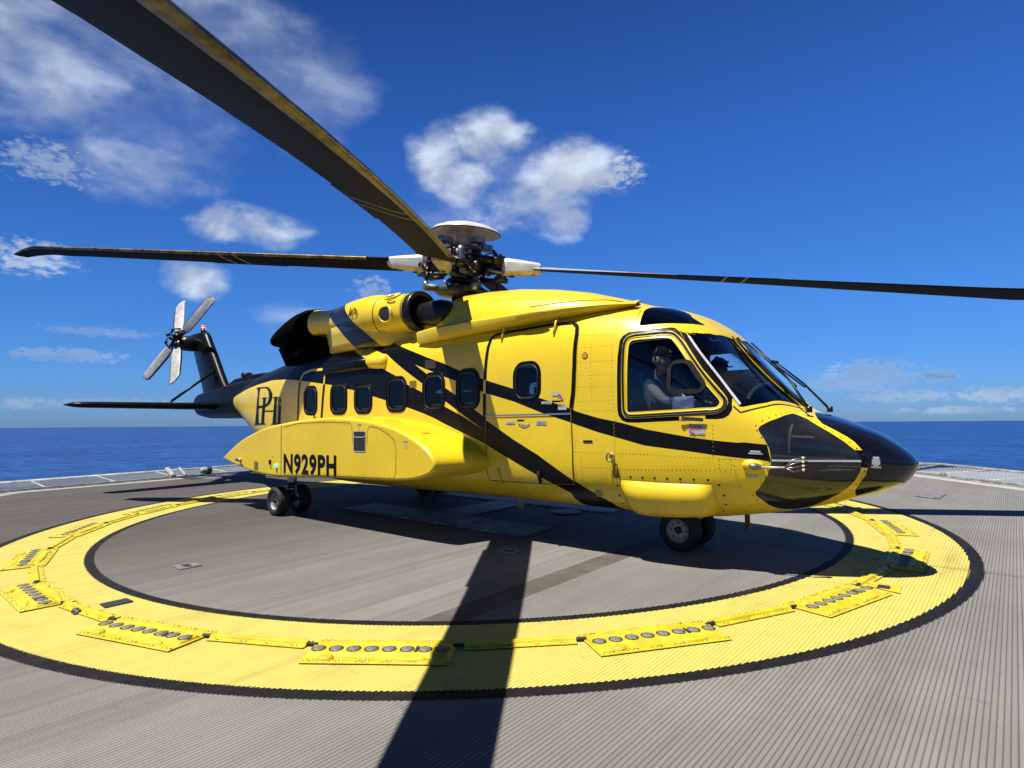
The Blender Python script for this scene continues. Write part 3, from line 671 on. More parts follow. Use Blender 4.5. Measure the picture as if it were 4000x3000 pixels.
# ---- body: skin triangles, then rivet rows, seams and placards of the starboard side in the same mesh
mb = MB(); nr = []
for sd in (-1, 1): patch(mb, nr, lambda l, d: l not in GL and not d, bodymats, sd)
fus_o = mb.build('fuselage', HELI, nr)
mb = MB()
for i in range(1, 26):
    k = 'd_rl%d' % i
    if k in K: rivets(mb, K[k])
rivets(mb, [(5.60, K['d_rl16'][0][1]), (5.62, 0.54)]); rivets(mb, [(6.05, 0.79), (5.5, 0.79)]); rivets(mb, [(5.47, 0.74), (5.47, 0.79), (5.9, 0.80)])
for x in (5.52, 5.66, 5.75): rivets(mb, [(x, 0.305), (x+0.02, 0.255)], 0.03)
for d in (0.0, 0.02, 0.04): rivets(mb, [(5.5, 0.30-d), (5.75, 0.315-d)], 0.03)
rivets(mb, smooth([(x-0.0, s) for x, s in K['chin']]), 0.075, 0.008, 'darkrivet', closed=True) if False else None
ch = smooth(K['chin']); cx = sum(p[0] for p in ch)/len(ch); cs = sum(p[1] for p in ch)/len(ch)
rivets(mb, [(cx+(x-cx)*1.075+0.0, cs+(s-cs)*1.075) for x, s in ch], 0.075, 0.008, 'darkrivet', closed=True)
ohp = smooth(oh); ox = sum(p[0] for p in ohp)/len(ohp); os_ = sum(p[1] for p in ohp)/len(ohp)
rivets(mb, [(6.075, .80), (6.095, .75), (6.115, .732), (6.5, .757), (6.64, .775)], 0.06, 0.006, 'darkrivet')
ribbon(mb, [(6.05, .80), (6.075, .745), (6.10, .728), (6.5, .752), (6.66, .775)], 0.006, 'seam')
rivets(mb, [(x-0.012, s-0.004) for x, s in K['windshield'][:4]][::-1]+[(K['windshield'][0][0]-0.02, K['windshield'][0][1])], 0.045, 0.006, 'darkrivet')
rivets(mb, [(7.47, 0.945)] + [(x+0.02, s-0.012) for x, s in K['windshield'][6:9]], 0.045, 0.006, 'darkrivet')
rivets(mb, [(x, s) for x, s in K['ck_pillar'][1:5]], 0.05, 0.006, 'rivet')
wfl = K['ws_frame']; ribbon(mb, [(7.53, 0.955)] + wfl[7:10], 0.012, 'seal'); ribbon(mb, K['wstrip'], 0.026, 'white', off=0.012)
for k in ('d_hdec', 'd_n1', 'd_n2'): plate(mb, K[k], 'placard')
plate(mb, K['d_plate'], 'black'); plate(mb, K['d_n3'], 'placard')
for (w, (xl, xr, sl, sh)) in WIN.items():
    if w in ('w1', 'w7'): continue
    rivets(mb, rrect(xl, xr, sl, sh, 0.16, 0.03), 0.045, 0.005, 'metal', closed=True)
# rows of rivets over the rear cabin side
for x in (1.08, 1.12, 1.80, 2.60): rivets(mb, [(x, 0.63), (x, 0.52)], 0.04, 0.004)
rivets(mb, [(1.7, 0.515), (2.6, 0.505), (3.3, 0.47), (3.9, 0.42)], 0.05); rivets(mb, [(-0.7, 0.48), (0.3, 0.51), (1.6, 0.515)], 0.05, 0.004)
# fastener studs round the nose float cover
fb = K['floatbag']; rivets(mb, [(5.86, 0.245), (5.89, 0.335), (6.9, 0.345), (6.95, 0.31), (6.93, 0.25), (6.86, 0.21)], 0.125, 0.014, 'darkrivet')
# square recess, dark intake box and oval vents
plate(mb, K['d_square'], 'seam'); plate(mb, K['d_box'], 'slot')
def grille(c, rad, n=16):
    k = slen(*c); plate(mb, [(c[0]+rad*cos(2*pi*i/n), c[1]+rad/k*sin(2*pi*i/n)) for i in range(n)], 'slot')
    for t in (-.5, 0, .5):
        ribbon(mb, [(c[0]-rad*.8, c[1]+t*rad/k), (c[0]+rad*.8, c[1]+t*rad/k)], 0.006, 'yellow', off=0.008); ribbon(mb, [(c[0]+t*rad, c[1]-rad*.8/k), (c[0]+t*rad, c[1]+rad*.8/k)], 0.006, 'yellow', off=0.008)
grille(K['d_vent'][0], 0.038); grille(K['d_phvent'][0], 0.075)
# exterior light set in the stripe
c = K['d_light'][0]; k = slen(*c); plate(mb, [(c[0]+0.045*cos(2*pi*i/16), c[1]+0.045/k*sin(2*pi*i/16)) for i in range(16)], 'metal', off=0.012)
# company lettering on the rear side
LOGO = [k for k in K if k.startswith('phi_')]
def surf_poly(mbx, poly, mat, side=-1, off=0.005):
    q = []
    for i in range(len(poly)):
        a, b = poly[i], poly[(i+1) % len(poly)]; m = max(1, int(sqrt((a[0]-b[0])**2+((a[1]-b[1])*SC)**2)/0.06))
        q += [(a[0]+(b[0]-a[0])*j/m, a[1]+(b[1]-a[1])*j/m) for j in range(m)]
    n0 = len(q); ed = [(i, (i+1) % n0) for i in range(n0)]
    r = geometry.delaunay_2d_cdt([Vector((x, s*SC)) for x, s in q], ed, [], 1, 1e-6)
    vs = [P3(v[0], v[1]/SC, side, off) for v in r[0]]; fs = []
    for f in r[2]:
        a, b, c_ = (vs[i] for i in f[:3]); nn = NRM(r[0][f[0]][0], r[0][f[0]][1]/SC); nn = Vector((nn.x, side*nn.y, nn.z))
        fs.append(list(f) if (b-a).cross(c_-a).dot(nn) > 0 else list(f)[::-1])
    mbx.add(vs, fs, mat)
for k in LOGO: surf_poly(mb, K[k], 'black')
surf_o = mb.build('rivets_and_markings', None)
# join the surface detail into the fuselage mesh
def merge(dst, src):
    bm = bmesh.new(); bm.from_mesh(dst.data); base = len(dst.data.materials); mp_ = []
    for m_ in src.data.materials:
        if m_.name not in [q.name for q in dst.data.materials]: dst.data.materials.append(m_)
        mp_.append([q.name for q in dst.data.materials].index(m_.name))
    nv = len(bm.verts); bm.free()
    a, b = dst.data, src.data; me = bpy.data.meshes.new(a.name)
    v = [tuple(q.co) for q in a.vertices]+[tuple(q.co) for q in b.vertices]
    f = [list(p.vertices) for p in a.polygons]+[[i+nv for i in p.vertices] for p in b.polygons]
    me.from_pydata(v, [], f)
    for m_ in a.materials: me.materials.append(m_)
    me.polygons.foreach_set('material_index', [p.material_index for p in a.polygons]+[mp_[p.material_index] for p in b.polygons])
    me.polygons.foreach_set('use_smooth', [p.use_smooth for p in a.polygons]+[p.use_smooth for p in b.polygons]); me.update()
    dst.data = me; bpy.data.objects.remove(src)
nrm_body = list(nr)
merge(fus_o, surf_o)
me = fus_o.data
me.normals_split_custom_set_from_vertices(nrm_body+[tuple(v.normal) for v in me.vertices[len(nrm_body):]])
skin('nose_cone', HELI, lambda l, d: l == 'radome', lambda l: 'radome')
mbn = MB(); plate(mbn, K['d_rad'], 'black', off=0.003)
for t, w in ((.05, .7), (.2, .4), (.35, .85), (.5, .85), (.65, .85), (.78, .5), (.92, 1)):
    a, b, c_, d_ = K['d_rad']; lp = lambda p, q, u: (p[0]+(q[0]-p[0])*u, p[1]+(q[1]-p[1])*u)
    l_, r_ = lp(a, d_, t), lp(b, c_, t); m0, m1 = lp(l_, r_, .5-w/2), lp(l_, r_, .5+w/2); ribbon(mbn, [m0, m1], 0.018, 'placard', off=0.006)
mbn.build('nose_placard', HELI)
for sd in (-1, 1):
    skin('windshield', HELI, lambda l, d: l == 'windshield', lambda l: 'glass', (sd,), -0.006)
    g = skin('cockpit_window', HELI, lambda l, d: l == 'ckglass', lambda l: 'glass', (sd,), -0.006)
    fr = MB(); nf = []
    patch(fr, nf, lambda l, d: l in ('f_yellow', 'f_seal'), lambda l: 'seal' if l == 'f_seal' else 'yellow', sd, 0.006)
    frame = fr.build('window_frame', g, nf)
    b = MB(); bead(b, smooth(K['ck_seal']), 0.011, 'seal', sd, 0.006); bead(b, smooth(K['ck_inner']), 0.006, 'yellow', sd, 0.008); rivets(b, [(x, s) for x, s in smooth(K['ck_inner'])], 0.06, 0.005, 'darkrivet', sd, True)
    merge(frame, b.build('bead', None))
    # sliding vent pane: grey raised frame inside the glass
    b = MB(); vi = smooth(K['ck_vent_in']); vo = smooth(K['ck_vent_out'])
    q1 = [P3(*c, sd, 0.004) for c in vi]; 
    def nearest(c): return min(vo, key=lambda o: (o[0]-c[0])**2+((o[1]-c[1])*SC)**2)
    q2 = [P3(*nearest(c), sd, 0.004) for c in vi]; n = len(q1)
    q1b = [P3(*c, sd, 0.02) for c in vi]; q2b = [P3(*nearest(c), sd, 0.02) for c in vi]
    b.add(q1b+q2b, [(i, (i+1) % n, n+(i+1) % n, n+i) for i in range(n)], 'ventgrey'); b.add(q1+q1b, [(i, (i+1) % n, n+(i+1) % n, n+i) for i in range(n)], 'ventgrey'); b.add(q2+q2b, [(i, (i+1) % n, n+(i+1) % n, n+i) for i in range(n)], 'ventgrey')
    b.build('vent_frame', g)
    skin('overhead_window', HELI, lambda l, d: l == 'overhead', lambda l: 'overhead', (sd,), 0.003)
    cw_ = skin('chin_window', HELI, lambda l, d: l == 'chin', lambda l: 'smoke', (sd,), 0.003)
    b = MB(); ribbon(b, K['chin_line'], 0.018, 'white', sd, 0.007); b.build('trim_line', cw_)
    if sd < 0:
        b = MB()   # inner structure seen through the smoked glass
        for ln in ([(7.54, 0.70), (7.53, 0.47)], [(7.55, 0.60), (7.72, 0.62)], [(7.40, 0.455), (7.95, 0.475)]): ribbon(b, ln, 0.02, 'seat', sd, 0.0055)
        for ln in ([(7.82, 0.425), (7.95, 0.43), (8.05, 0.43)], [(7.75, 0.40), (7.92, 0.405)], [(7.80, 0.41), (8.0, 0.408)]): ribbon(b, ln, 0.007, 'metal', sd, 0.0055)
        b.build('inner_frame', cw_)
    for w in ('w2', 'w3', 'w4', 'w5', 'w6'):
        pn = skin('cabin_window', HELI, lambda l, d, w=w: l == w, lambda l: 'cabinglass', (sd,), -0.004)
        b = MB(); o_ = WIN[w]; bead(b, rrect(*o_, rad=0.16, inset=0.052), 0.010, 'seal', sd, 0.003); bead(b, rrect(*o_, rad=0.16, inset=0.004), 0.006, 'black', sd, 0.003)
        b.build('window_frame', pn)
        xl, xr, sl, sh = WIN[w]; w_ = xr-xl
        for u, wd, mt_ in ((.17, .028, 'placard'), (.83, .014, 'ventgrey')):  # bars painted in as reflections near the pane's bottom and top
            b = MB(); ribbon(b, [(xl+w_*.36, sl+(sh-sl)*u), (xl+w_*.72, sl+(sh-sl)*(u+.012))], wd, mt_, sd, -0.02); b.build('reflection_strip', pn)
    # doors
    dr = skin('cabin_door', HELI, lambda l, d: d == 'door' and l not in GL, bodymats, (sd,), 0.007)
    for u, wd in ((.13, .030), (.87, .026)):  # the door pane gets the same painted reflection bars
        xl, xr, sl, sh = WIN['w7']; b = MB(); ribbon(b, [(xl+(xr-xl)*.26, sl+(sh-sl)*u), (xl+(xr-xl)*.70, sl+(sh-sl)*u)], wd, 'placard', sd, -0.006); b.build('reflection_strip', dr)
    pn = skin('window', dr, lambda l, d: l == 'w7', lambda l: 'cabinglass', (sd,), 0.002)
    b = MB(); dp = K['door']; j = [i for i, p in enumerate(dp) if p[1] > 0.5]
    def bicolour(mbx, line, width, off):
        q = resample(line, 0.03)
        run = [q[0]]; cur = None
        for a, c_ in zip(q, q[1:]):
            m_ = ((a[0]+c_[0])/2, (a[1]+c_[1])/2); l = 'yellow'
            for nme, poly in REG:
                if nme in ('black', 'yellow') and inside(m_, poly): l = nme
            col = 'yellow' if l == 'black' else 'black'
            if cur is not None and col != cur: ribbon(mbx, run, width, cur, sd, off, step=0.03); run = [a]
            cur = col; run.append(c_)
        ribbon(mbx, run, width, cur, sd, off, step=0.03)
    top = dp[0:14]; bicolour(b, top, 0.045, 0.014)
    ribbon(b, dp[13:17], 0.010, 'seam', sd, 0.013); ribbon(b, dp[16:18], 0.007, 'seam', sd, 0.013); ribbon(b, dp[17:]+dp[:1], 0.010, 'seam', sd, 0.013)
    b.build('door_seal', dr)
    b = MB(); r0, r1 = K['door_rail']; ribbon(b, [r0, r1], 0.020, 'chrome', sd, 0.017); b.build('door_rail', dr)
    b = MB(); bead(b, rrect(*WIN['w7'], rad=0.16, inset=0.05), 0.012, 'seal', sd, 0.008); b.build('window_frame', dr)
    if sd < 0:
        for q, t in ((K['d_decals1'], (.4, .7)), (K['d_decals2'], (.25, .5, .75)), (K['d_hdec'], (.5,))):
            b = MB(); plate(b, q, 'placard', off=0.012)
            for u in t: ribbon(b, [(q[0][0]*.9+q[1][0]*.1, q[0][1]+(q[3][1]-q[0][1])*u), (q[0][0]*.1+q[1][0]*.9, q[0][1]+(q[3][1]-q[0][1])*u)], 0.005, 'ink', sd, 0.015)
            b.build('door_placard', dr)
        b = MB(); a = K['d_harr']; ribbon(b, [a[0], a[1]], 0.022, 'matteblack', sd, 0.03); b.build('door_handle', dr); b = MB(); a = K['d_arrow']; ribbon(b, [a[0], a[1]], 0.024, 'matteblack', sd, 0.03)
        q = K['d_arrow']; x0 = q[0][0]; s0 = q[0][1]; arc = [(x0+0.09+0.085*cos(t), s0-0.004+0.085/4.9*sin(t)) for t in [R(-160+12*i) for i in range(13)]]
        ribbon(b, arc, 0.018, 'placard', sd, 0.014); ribbon(b, [arc[1], arc[6], arc[11]], 0.004, 'ink', sd, 0.017); b.build('door_handle', dr)
        b = MB(); q = K['d_harr'][1]; arc = [(q[0]-0.10+0.11*cos(t), q[1]+0.004+0.085/4.9*sin(t)) for t in [R(15*i) for i in range(8)]]
        ribbon(b, arc, 0.045, 'placard', sd, 0.014); ribbon(b, arc[:5], 0.018, 'red', sd, 0.017); b.build('arrow_placard', dr)
        # hand rails and hinge straps
        for xx in (4.27, 5.08):
            b = MB(); b.tube([P3(xx, 0.765, sd, 0.05), P3(xx, 0.745, sd, 0.06), P3(xx-0.005, 0.715, sd, 0.02)], 0.014, 'yellow', 8); b.build('hinge_strap', dr)
        b = MB(); b.tube([P3(4.86, 0.335, sd, 0.03), P3(4.87, 0.30, sd, 0.035)], 0.02, 'matteblack', 8); b.build('step_fitting', dr); b = MB(); b.tube([P3(4.22, 0.335, sd, 0.02), P3(4.225, 0.285, sd, 0.02)], 0.014, 'yellow', 8); b.build('step_fitting', dr)
    rd = skin('rear_door', HELI, lambda l, d: d == 'rdoor' and l not in GL, bodymats, (sd,), 0.006)
    skin('window', rd, lambda l, d: l == 'w1', lambda l: 'cabinglass', (sd,), 0.001)
    b = MB(); bead(b, rrect(*WIN['w1'], rad=0.16, inset=0.05), 0.012, 'seal', sd, 0.008); bicolour(b, K['rdoor'], 0.045, 0.012)
    h = K['d_handle']; ribbon(b, h, 0.03, 'matteblack', sd, 0.02); b.build('door_seal', rd)
    # nose float cover: padded yellow bulge low on the nose
    b = MB(); nu, nv = 26, 14; vs = []
    for iu in range(nu+1):
        for iv in range(nv+1):
            uu, vv = iu/nu, iv/nv; x = 5.93+uu*0.945+(-0.02*vv); s = 0.205+(0.326-0.205)*vv+0.004*uu
            hgt = 0.105*(1-abs(2*uu-1)**7)*(1-abs(2*vv-1)**3.2); vs.append(P3(x, s, sd, 0.004+hgt))
    fs = []
    for iu in range(nu):
        for iv in range(nv):
            a = iu*(nv+1)+iv; q = (a, a+nv+1, a+nv+2, a+1); fs.append(q if sd < 0 else q[::-1])
    b.add(vs, fs, 'yellow'); recalc(b.build('float_cover', HELI))
# placards with red lettering below the cockpit window and on the door
def text_on(parent, txt, x, s, size, mat, off, name, sx=1.0, bold=0.0):
    cu = bpy.data.curves.new(name, 'FONT'); cu.body = txt; cu.size = size; cu.offset = bold; cu.align_x = 'LEFT'
    o = bpy.data.objects.new(name, cu); COL.objects.link(o)
    dg = bpy.context.evaluated_depsgraph_get(); me_ = bpy.data.meshes.new_from_object(o.evaluated_get(dg)); bpy.data.objects.remove(o); bpy.data.curves.remove(cu)
    k = slen(x, s)
    for v in me_.vertices:
        px, py = v.co.x*sx, v.co.y; v.co = P3(x+px, s+py/k, -1, off)
    me_.materials.clear(); me_.materials.append(M[mat])
    o = bpy.data.objects.new(name, me_); COL.objects.link(o); o.parent = parent; o.matrix_parent_inverse = world_of(parent).inverted(); return o
b = MB(); plate(b, K['exit1'], 'placard'); e1 = b.build('exit_placard', HELI); q = K['exit1']
text_on(e1, 'EXIT', q[0][0]+0.008, q[0][1]-0.0095, 0.058, 'red', 0.009, 'lettering', 1.0, 0.0005); text_on(e1, 'OPEN', q[3][0]+0.085, q[3][1]+0.004, 0.026, 'red', 0.009, 'lettering')
b = MB(); ribbon(b, [(q[0][0]+0.010, q[0][1]-0.019), (q[0][0]+0.025, q[0][1]-0.0245), (q[0][0]+0.06, q[0][1]-0.0275)], 0.012, 'red', -1, 0.009)
for u in (.42, .5): ribbon(b, [(q[0][0]+0.012, q[0][1]+(q[3][1]-q[0][1])*u), (q[1][0]-0.03, q[1][1]+(q[2][1]-q[1][1])*u)], 0.004, 'red', -1, 0.009)
b.build('arrow', e1)
b = MB(); plate(b, K['exit2'], 'placard', off=0.014); e2 = b.build('exit_placard', HELI); q = K['exit2']; text_on(e2, 'EXIT', q[3][0]+0.012, q[3][1]+0.0075, 0.042, 'red', 0.018, 'lettering')
b = MB(); q = K['d_tsign']; plate(b, [q[0], q[1], q[2], q[4]], 'yellow', off=0.03); b2 = [(q[3][0]-0.05, q[3][1]+0.004), (q[2][0]-0.02, q[2][1]-0.001)]; ribbon(b, b2, 0.035, 'slot', -1, 0.033); ribbon(b, [(q[4][0]+0.01, q[4][1]+0.004), (q[4][0]+0.035, q[4][1]+0.006)], 0.03, 'red', -1, 0.035); b.build('jettison_handle', HELI)
# tie-down ring with its dangling cable, pitot probe with four hose ends, light
b = MB(); c = P3(*K['d_ring'][0], -1, 0.05); b.tube([P3(*K['d_ring'][0], -1, 0), c], 0.022, 'yellow')
b.tube([c+Vector((0.045*cos(t), -0.01, 0.045*sin(t)-0.01)) for t in [2*pi*i/16 for i in range(17)]], 0.009, 'metal', 6)
b.tube([P3(*p, -1, 0.02) for p in smooth(K['d_ringb'], 2)+smooth(K['d_ringb'], 2)[:1]], 0.006, 'brownmetal', 6); b.build('tie_down_ring', HELI)
b = MB(); p0, p1 = K['d_pitot'][0], K['d_pitot'][2]
b.loft([[P3(p0[0]-0.11, p0[1], -1, 0.0)+Vector((0, -0.001, 0)) for _ in range(12)]]+[[P3(p0[0]+d, p0[1], -1, 0)+Vector((0, -r*0.9*abs(cos(2*pi*i/12))*0+r*cos(2*pi*i/12)*0.9, r*sin(2*pi*i/12))) for i in range(12)] for d, r in ((-0.08, 0.045), (-0.03, 0.06), (0.03, 0.05), (0.07, 0.028))], 'yellow')
b.loft([[P3(p0[0]+d, p0[1], -1, 0.055)+Vector((0, r*cos(2*pi*i/12), r*sin(2*pi*i/12))) for i in range(12)] for d, r in ((-0.055, 0.008), (-0.03, 0.03), (0.0, 0.033), (0.035, 0.026), (0.05, 0.012))], 'metal')
q0 = P3(p0[0]+0.05, p0[1], -1, 0.055); q1 = P3(p1[0]+0.02, p1[1], -1, 0.075); b.tube([q0, q1], 0.011, 'cream')
for i in range(4):
    dz = 0.055-0.036*i; e_ = P3(7.615, 0.4322, -1, 0.055)+Vector((0, 0, dz)); md = (q1+e_)/2+Vector((0, -0.01, dz*0.5)); b.tube([q1, md, e_], 0.007, 'metal', 6); b.tube([e_, e_+Vector((0.022, 0.005, 0))], 0.013, 'cream', 8); b.tube([e_+Vector((0.022, 0.005, 0)), e_+Vector((0.045, 0.011, 0))], 0.014, 'darkmetal', 8)
b.build('pitot_probe', HELI)
# interior lining, floor, bulkhead
mb = MB(); nl = []
for sd in (-1, 1): patch(mb, nl, lambda l, d: l not in ('windshield', 'ckglass', 'overhead', 'chin') and l not in WIN, lambda l: 'lining', sd, -0.055)
lin = mb.build('cabin_lining', HELI)
b = MB(); b.box((2.6, 0, 0.86), (8.0, 1.9, 0.04), 'lining'); b.box((5.62, 0, 1.75), (0.05, 1.0, 1.8), 'lining'); b.build('cabin_floor', HELI)
# ------------------------------------------------------------------ helicopter: engine deck, nacelles, sponsons, gear, tail, rotors
def half_ring(x, w, zb, zt, n=24, e=2.5):
    out = []
    for k in range(n+1):
        a = pi*k/n; c, q = cos(a), sin(a); r = (abs(c)**e+abs(q)**e)**(-1/e); out.append(Vector((x, w*c*r, zb+(zt-zb)*q*r)))
    return out
b = MB()
secs = [(5.95, .14, 2.70, 2.845), (5.78, .36, 2.70, 2.90), (5.45, .62, 2.68, 3.02), (5.0, .78, 2.66, 3.16), (4.5, .88, 2.64, 3.27), (4.0, .94, 2.64, 3.35), (3.4, .97, 2.64, 3.40), (3.0, .97, 2.64, 3.41), (2.88, .96, 2.64, 3.40)]
b.loft([half_ring(*s) for s in secs], 'cowl', True, True, False)
secs = [(2.90, .93, 2.64, 3.28), (2.4, .88, 2.64, 3.30), (1.7, .74, 2.64, 3.28), (0.9, .62, 2.62, 3.24), (0.1, .58, 2.60, 3.16), (-0.6, .54, 2.58, 3.05), (-1.1, .44, 2.55, 2.92), (-1.5, .24, 2.52, 2.74)]
b.loft([half_ring(*s) for s in secs], 'cowl', True, True, False)
for sd in (-1, 1):
    pl = [(3.03, 0.985*sd, z) for z in (2.75, 2.9, 3.05)]
cw = recalc(b.build('rotor_cowling', HELI))
b = MB()
for sd in (-1, 1):
    # overhanging work ledge below the cowling
    rings = []
    for x, yo, zt, zb in ((2.62, 1.10, 2.80, 2.60), (3.0, 1.155, 2.815, 2.63), (3.8, 1.165, 2.825, 2.665), (4.6, 1.15, 2.825, 2.69), (5.2, 1.09, 2.825, 2.72), (5.7, 0.95, 2.825, 2.75), (6.0, 0.80, 2.815, 2.78)):
        rings.append([Vector((x, sd*yy, zz)) for yy, zz in ((0.7, zt+0.03), (yo-0.03, zt), (yo, zt-0.025), (yo-0.02, zb+0.03), (yo-0.10, zb), (0.7, zb))])
    b.loft(rings, 'yellow')
    b.lathe([(0, -.24), (.02, -.20), (.03, -.1), (.032, 0), (.03, .12), (.02, .2), (0, .24)], 'yellow', (4.75, sd*1.135, 2.79), 'X', 14)
recalc(b.build('work_ledge', HELI)); edge_bevel(bpy.data.objects['work_ledge'], 0.008)
for sd in (-1, 1):   # seam of the removable cowling panel
    b = MB(); b.tube([Vector((x, sd*y, z)) for x, y, z in ((4.55, .885, 2.93), (4.9, .815, 2.94), (5.2, .72, 2.945), (5.5, .60, 2.93), (5.7, .44, 2.89))], .006, 'seam', 6); b.build('panel_seam', HELI)
EY = 0.87
for sd in (-1, 1):
    ye = sd*EY
    b = MB()
    prof = [(2.36, 3.145, .28, .282), (2.30, 3.15, .29, .292), (2.05, 3.155, .30, .302), (1.72, 3.16, .315, .318), (1.68, 3.16, .335, .342), (1.45, 3.165, .355, .368), (1.15, 3.17, .35, .366), (0.85, 3.18, .325, .34), (0.55, 3.20, .285, .285), (0.25, 3.225, .24, .235), (-0.05, 3.25, .235, .225), (-0.34, 3.28, .25, .25)]
    b.loft([ring_x(x, ye, z, ry, rz, None, 36) for x, z, ry, rz in prof], 'nacelle', False, False)
    # fairing under the nacelle down to the roof
    rings = []
    for x, w in ((2.22, .10), (2.10, .30), (1.8, .80), (1.4, 1.0), (0.9, 1.0), (0.45, .86), (0.1, .62), (-0.2, .30), (-0.3, .08)):
        rings.append([Vector((x, ye-sd*.34, 2.68)), Vector((x, ye-sd*.2+sd*w*.44, 2.68)), Vector((x, ye-sd*.2+sd*w*.46, 2.80)), Vector((x, ye-sd*.2+sd*w*.49, 2.95)), Vector((x, ye-sd*.2+sd*w*.52, 3.08)), Vector((x, ye-sd*.2+sd*w*.45, 3.16)), Vector((x, ye-sd*.34, 3.16))])
    b.loft(rings, 'nacelle')
    na = recalc(b.build('engine_nacelle', HELI))
    b = MB()
    b.lathe([(.28, 2.34), (.30, 2.37), (.31, 2.42), (.306, 2.48), (.285, 2.515), (.255, 2.51), (.225, 2.46), (.21, 2.3), (.20, 2.0)], 'matteblack', (0, ye, 3.145), 'X', 36)
    b.lathe([(.21, 2.02), (0.0, 2.02)], 'slot', (0, ye, 3.145), 'X', 36); recalc(b.build('intake_lip', na))
    b = MB()
    b.loft([ring_x(x, ye-sd*dy, z, r, r*1.15, None, 20, 2.4) for x, dy, z, r in ((2.30, .0, 3.11, .11), (2.52, .0, 3.09, .14), (2.74, .01, 3.075, .165), (2.92, .02, 3.07, .165), (3.02, .03, 3.07, .14), (3.08, .035, 3.07, .08), (3.095, .035, 3.07, .02))], 'matteblack', False, True)
    recalc(b.build('drive_shaft_cover', na))
    def on_ring(x, ang, r): return Vector((x, ye+sd*cos(ang)*r, 3.157+sin(ang)*r))
    for a, w, hx in ((58, .075, .13), (-6, .105, .13)):       # cooling scoops set in the cowl ring
        b = MB(); aa = R(a); R0 = .305
        def oval(k, off): return [on_ring(1.99+hx*k*(abs(cos(q))**.7)*(1 if cos(q) > 0 else -1), aa+w*k*sin(q)/R0, R0+off) for q in [2*pi*i/24 for i in range(24)]]
        b.loft([oval(1.28, .004), oval(1.16, .026), oval(1.02, .028), oval(.98, .008)], 'nacelle', False, False); o_ = [Vector(p) for p in oval(.99, .010)]; c_ = on_ring(1.99, aa, R0+.012)
        b.add(o_+[c_], [(k, (k+1) % 24, 24) for k in range(24)], 'slot')
        recalc(b.build('cooling_scoop', na))
    b = MB(); b.box(on_ring(2.10, R(-14), .305), (.05, .012, .05), 'swash'); b.build('data_plate', na)
    for x, r_ in ((1.70, .330), (2.33, .296)):
        b = MB(); b.tube([on_ring(x, q, r_) for q in [R(-95+10*i) for i in range(20)]], 0.005, 'seam', 6); b.build('cowl_seam', na)
    b = MB(); b.tube([on_ring(2.18, R(28), .30), on_ring(2.13, R(30), .325), on_ring(2.03, R(31), .325), on_ring(1.98, R(32), .30)], .012, 'yellow', 6)
    recalc(b.build('grab_handle', na))
    b = MB()   # flared exhaust, cut open to the outside
    rings = []
    for x, dy, zu, zd, ro, ri in ((-0.30, 0, 3.535, 3.04, .25, .25), (-0.6, .01, 3.56, 2.97, .27, .28), (-0.9, .02, 3.52, 2.93, .27, .28), (-1.25, .03, 3.42, 2.92, .24, .26), (-1.6, .03, 3.30, 2.94, .19, .22), (-1.85, .03, 3.20, 2.99, .12, .14), (-1.95, .03, 3.13, 3.05, .05, .05)):
        zc = (zu+zd)/2; rz = (zu-zd)/2
        rings.append([Vector((x, ye+sd*dy+sd*(ro if cos(q) > 0 else ri)*cos(q), zc+rz*sin(q))) for q in [2*pi*i/28 for i in range(28)]])
    b.loft(rings, 'exhaust', False, True); recalc(b.build('exhaust_duct', HELI))
    b = MB()   # aft roof fairing that carries the exhaust
    rings = []
    for x, w, zt in ((0.7, .16, 2.95), (0.2, .26, 3.0), (-0.4, .30, 3.02), (-0.9, .28, 3.0), (-1.25, .22, 2.97), (-1.55, .12, 2.93)):
        rings.append([Vector((x, ye+sd*(-.35), 2.55)), Vector((x, ye+sd*(w-.16), 2.55)), Vector((x-0.25, ye+sd*(w-.12), zt)), Vector((x-.25, ye-sd*.35, zt))])
    b.loft(rings, 'exhaust'); recalc(b.build('exhaust_fairing', HELI))
# small operator mark on the starboard nacelle
nac = [o for o in HELI.children if o.name.startswith('engine_nacelle')][0]
b = MB(); cx0 = sum(p[0] for k in LOGO for p in K[k])/sum(len(K[k]) for k in LOGO); zc0 = 1.83
def nac_pt(u, v):
    x = 1.24+u; z = 3.25+v; r = .364; dz = z-3.175; return Vector((x, -EY-sqrt(max(r*r-dz*dz, .01))-.006, z))
for k in LOGO:
    poly = [P3(*c) for c in K[k]]; q = [nac_pt((p.x+1.95)*0.18, (p.z-1.80)*0.18) for p in poly]
    r_ = geometry.delaunay_2d_cdt([Vector((p.x, p.z)) for p in q], [(i, (i+1) % len(q)) for i in range(len(q))], [], 1, 1e-7)
    vs = [nac_pt(v[0]-1.24, v[1]-3.25) for v in r_[0]]; fs = []
    for f in r_[2]:
        a_, b_, c_ = (vs[i] for i in f[:3]); fs.append(list(f) if (b_-a_).cross(c_-a_).y < 0 else list(f)[::-1])
    b.add(vs, fs, 'black')
lg = b.build('operator_mark', nac)
cu = bpy.data.curves.new('t', 'FONT'); cu.body = 'OIL & GAS'; cu.size = .034; o = bpy.data.objects.new('t', cu); COL.objects.link(o)
dg = bpy.context.evaluated_depsgraph_get(); me_ = bpy.data.meshes.new_from_object(o.evaluated_get(dg)); bpy.data.objects.remove(o)
for v in me_.vertices: v.co = nac_pt(v.co.x-0.085, v.co.y-0.135)
me_.materials.clear(); me_.materials.append(M['black']); o = bpy.data.objects.new('lettering', me_); COL.objects.link(o); o.parent = lg; o.matrix_parent_inverse = world_of(lg).inverted()
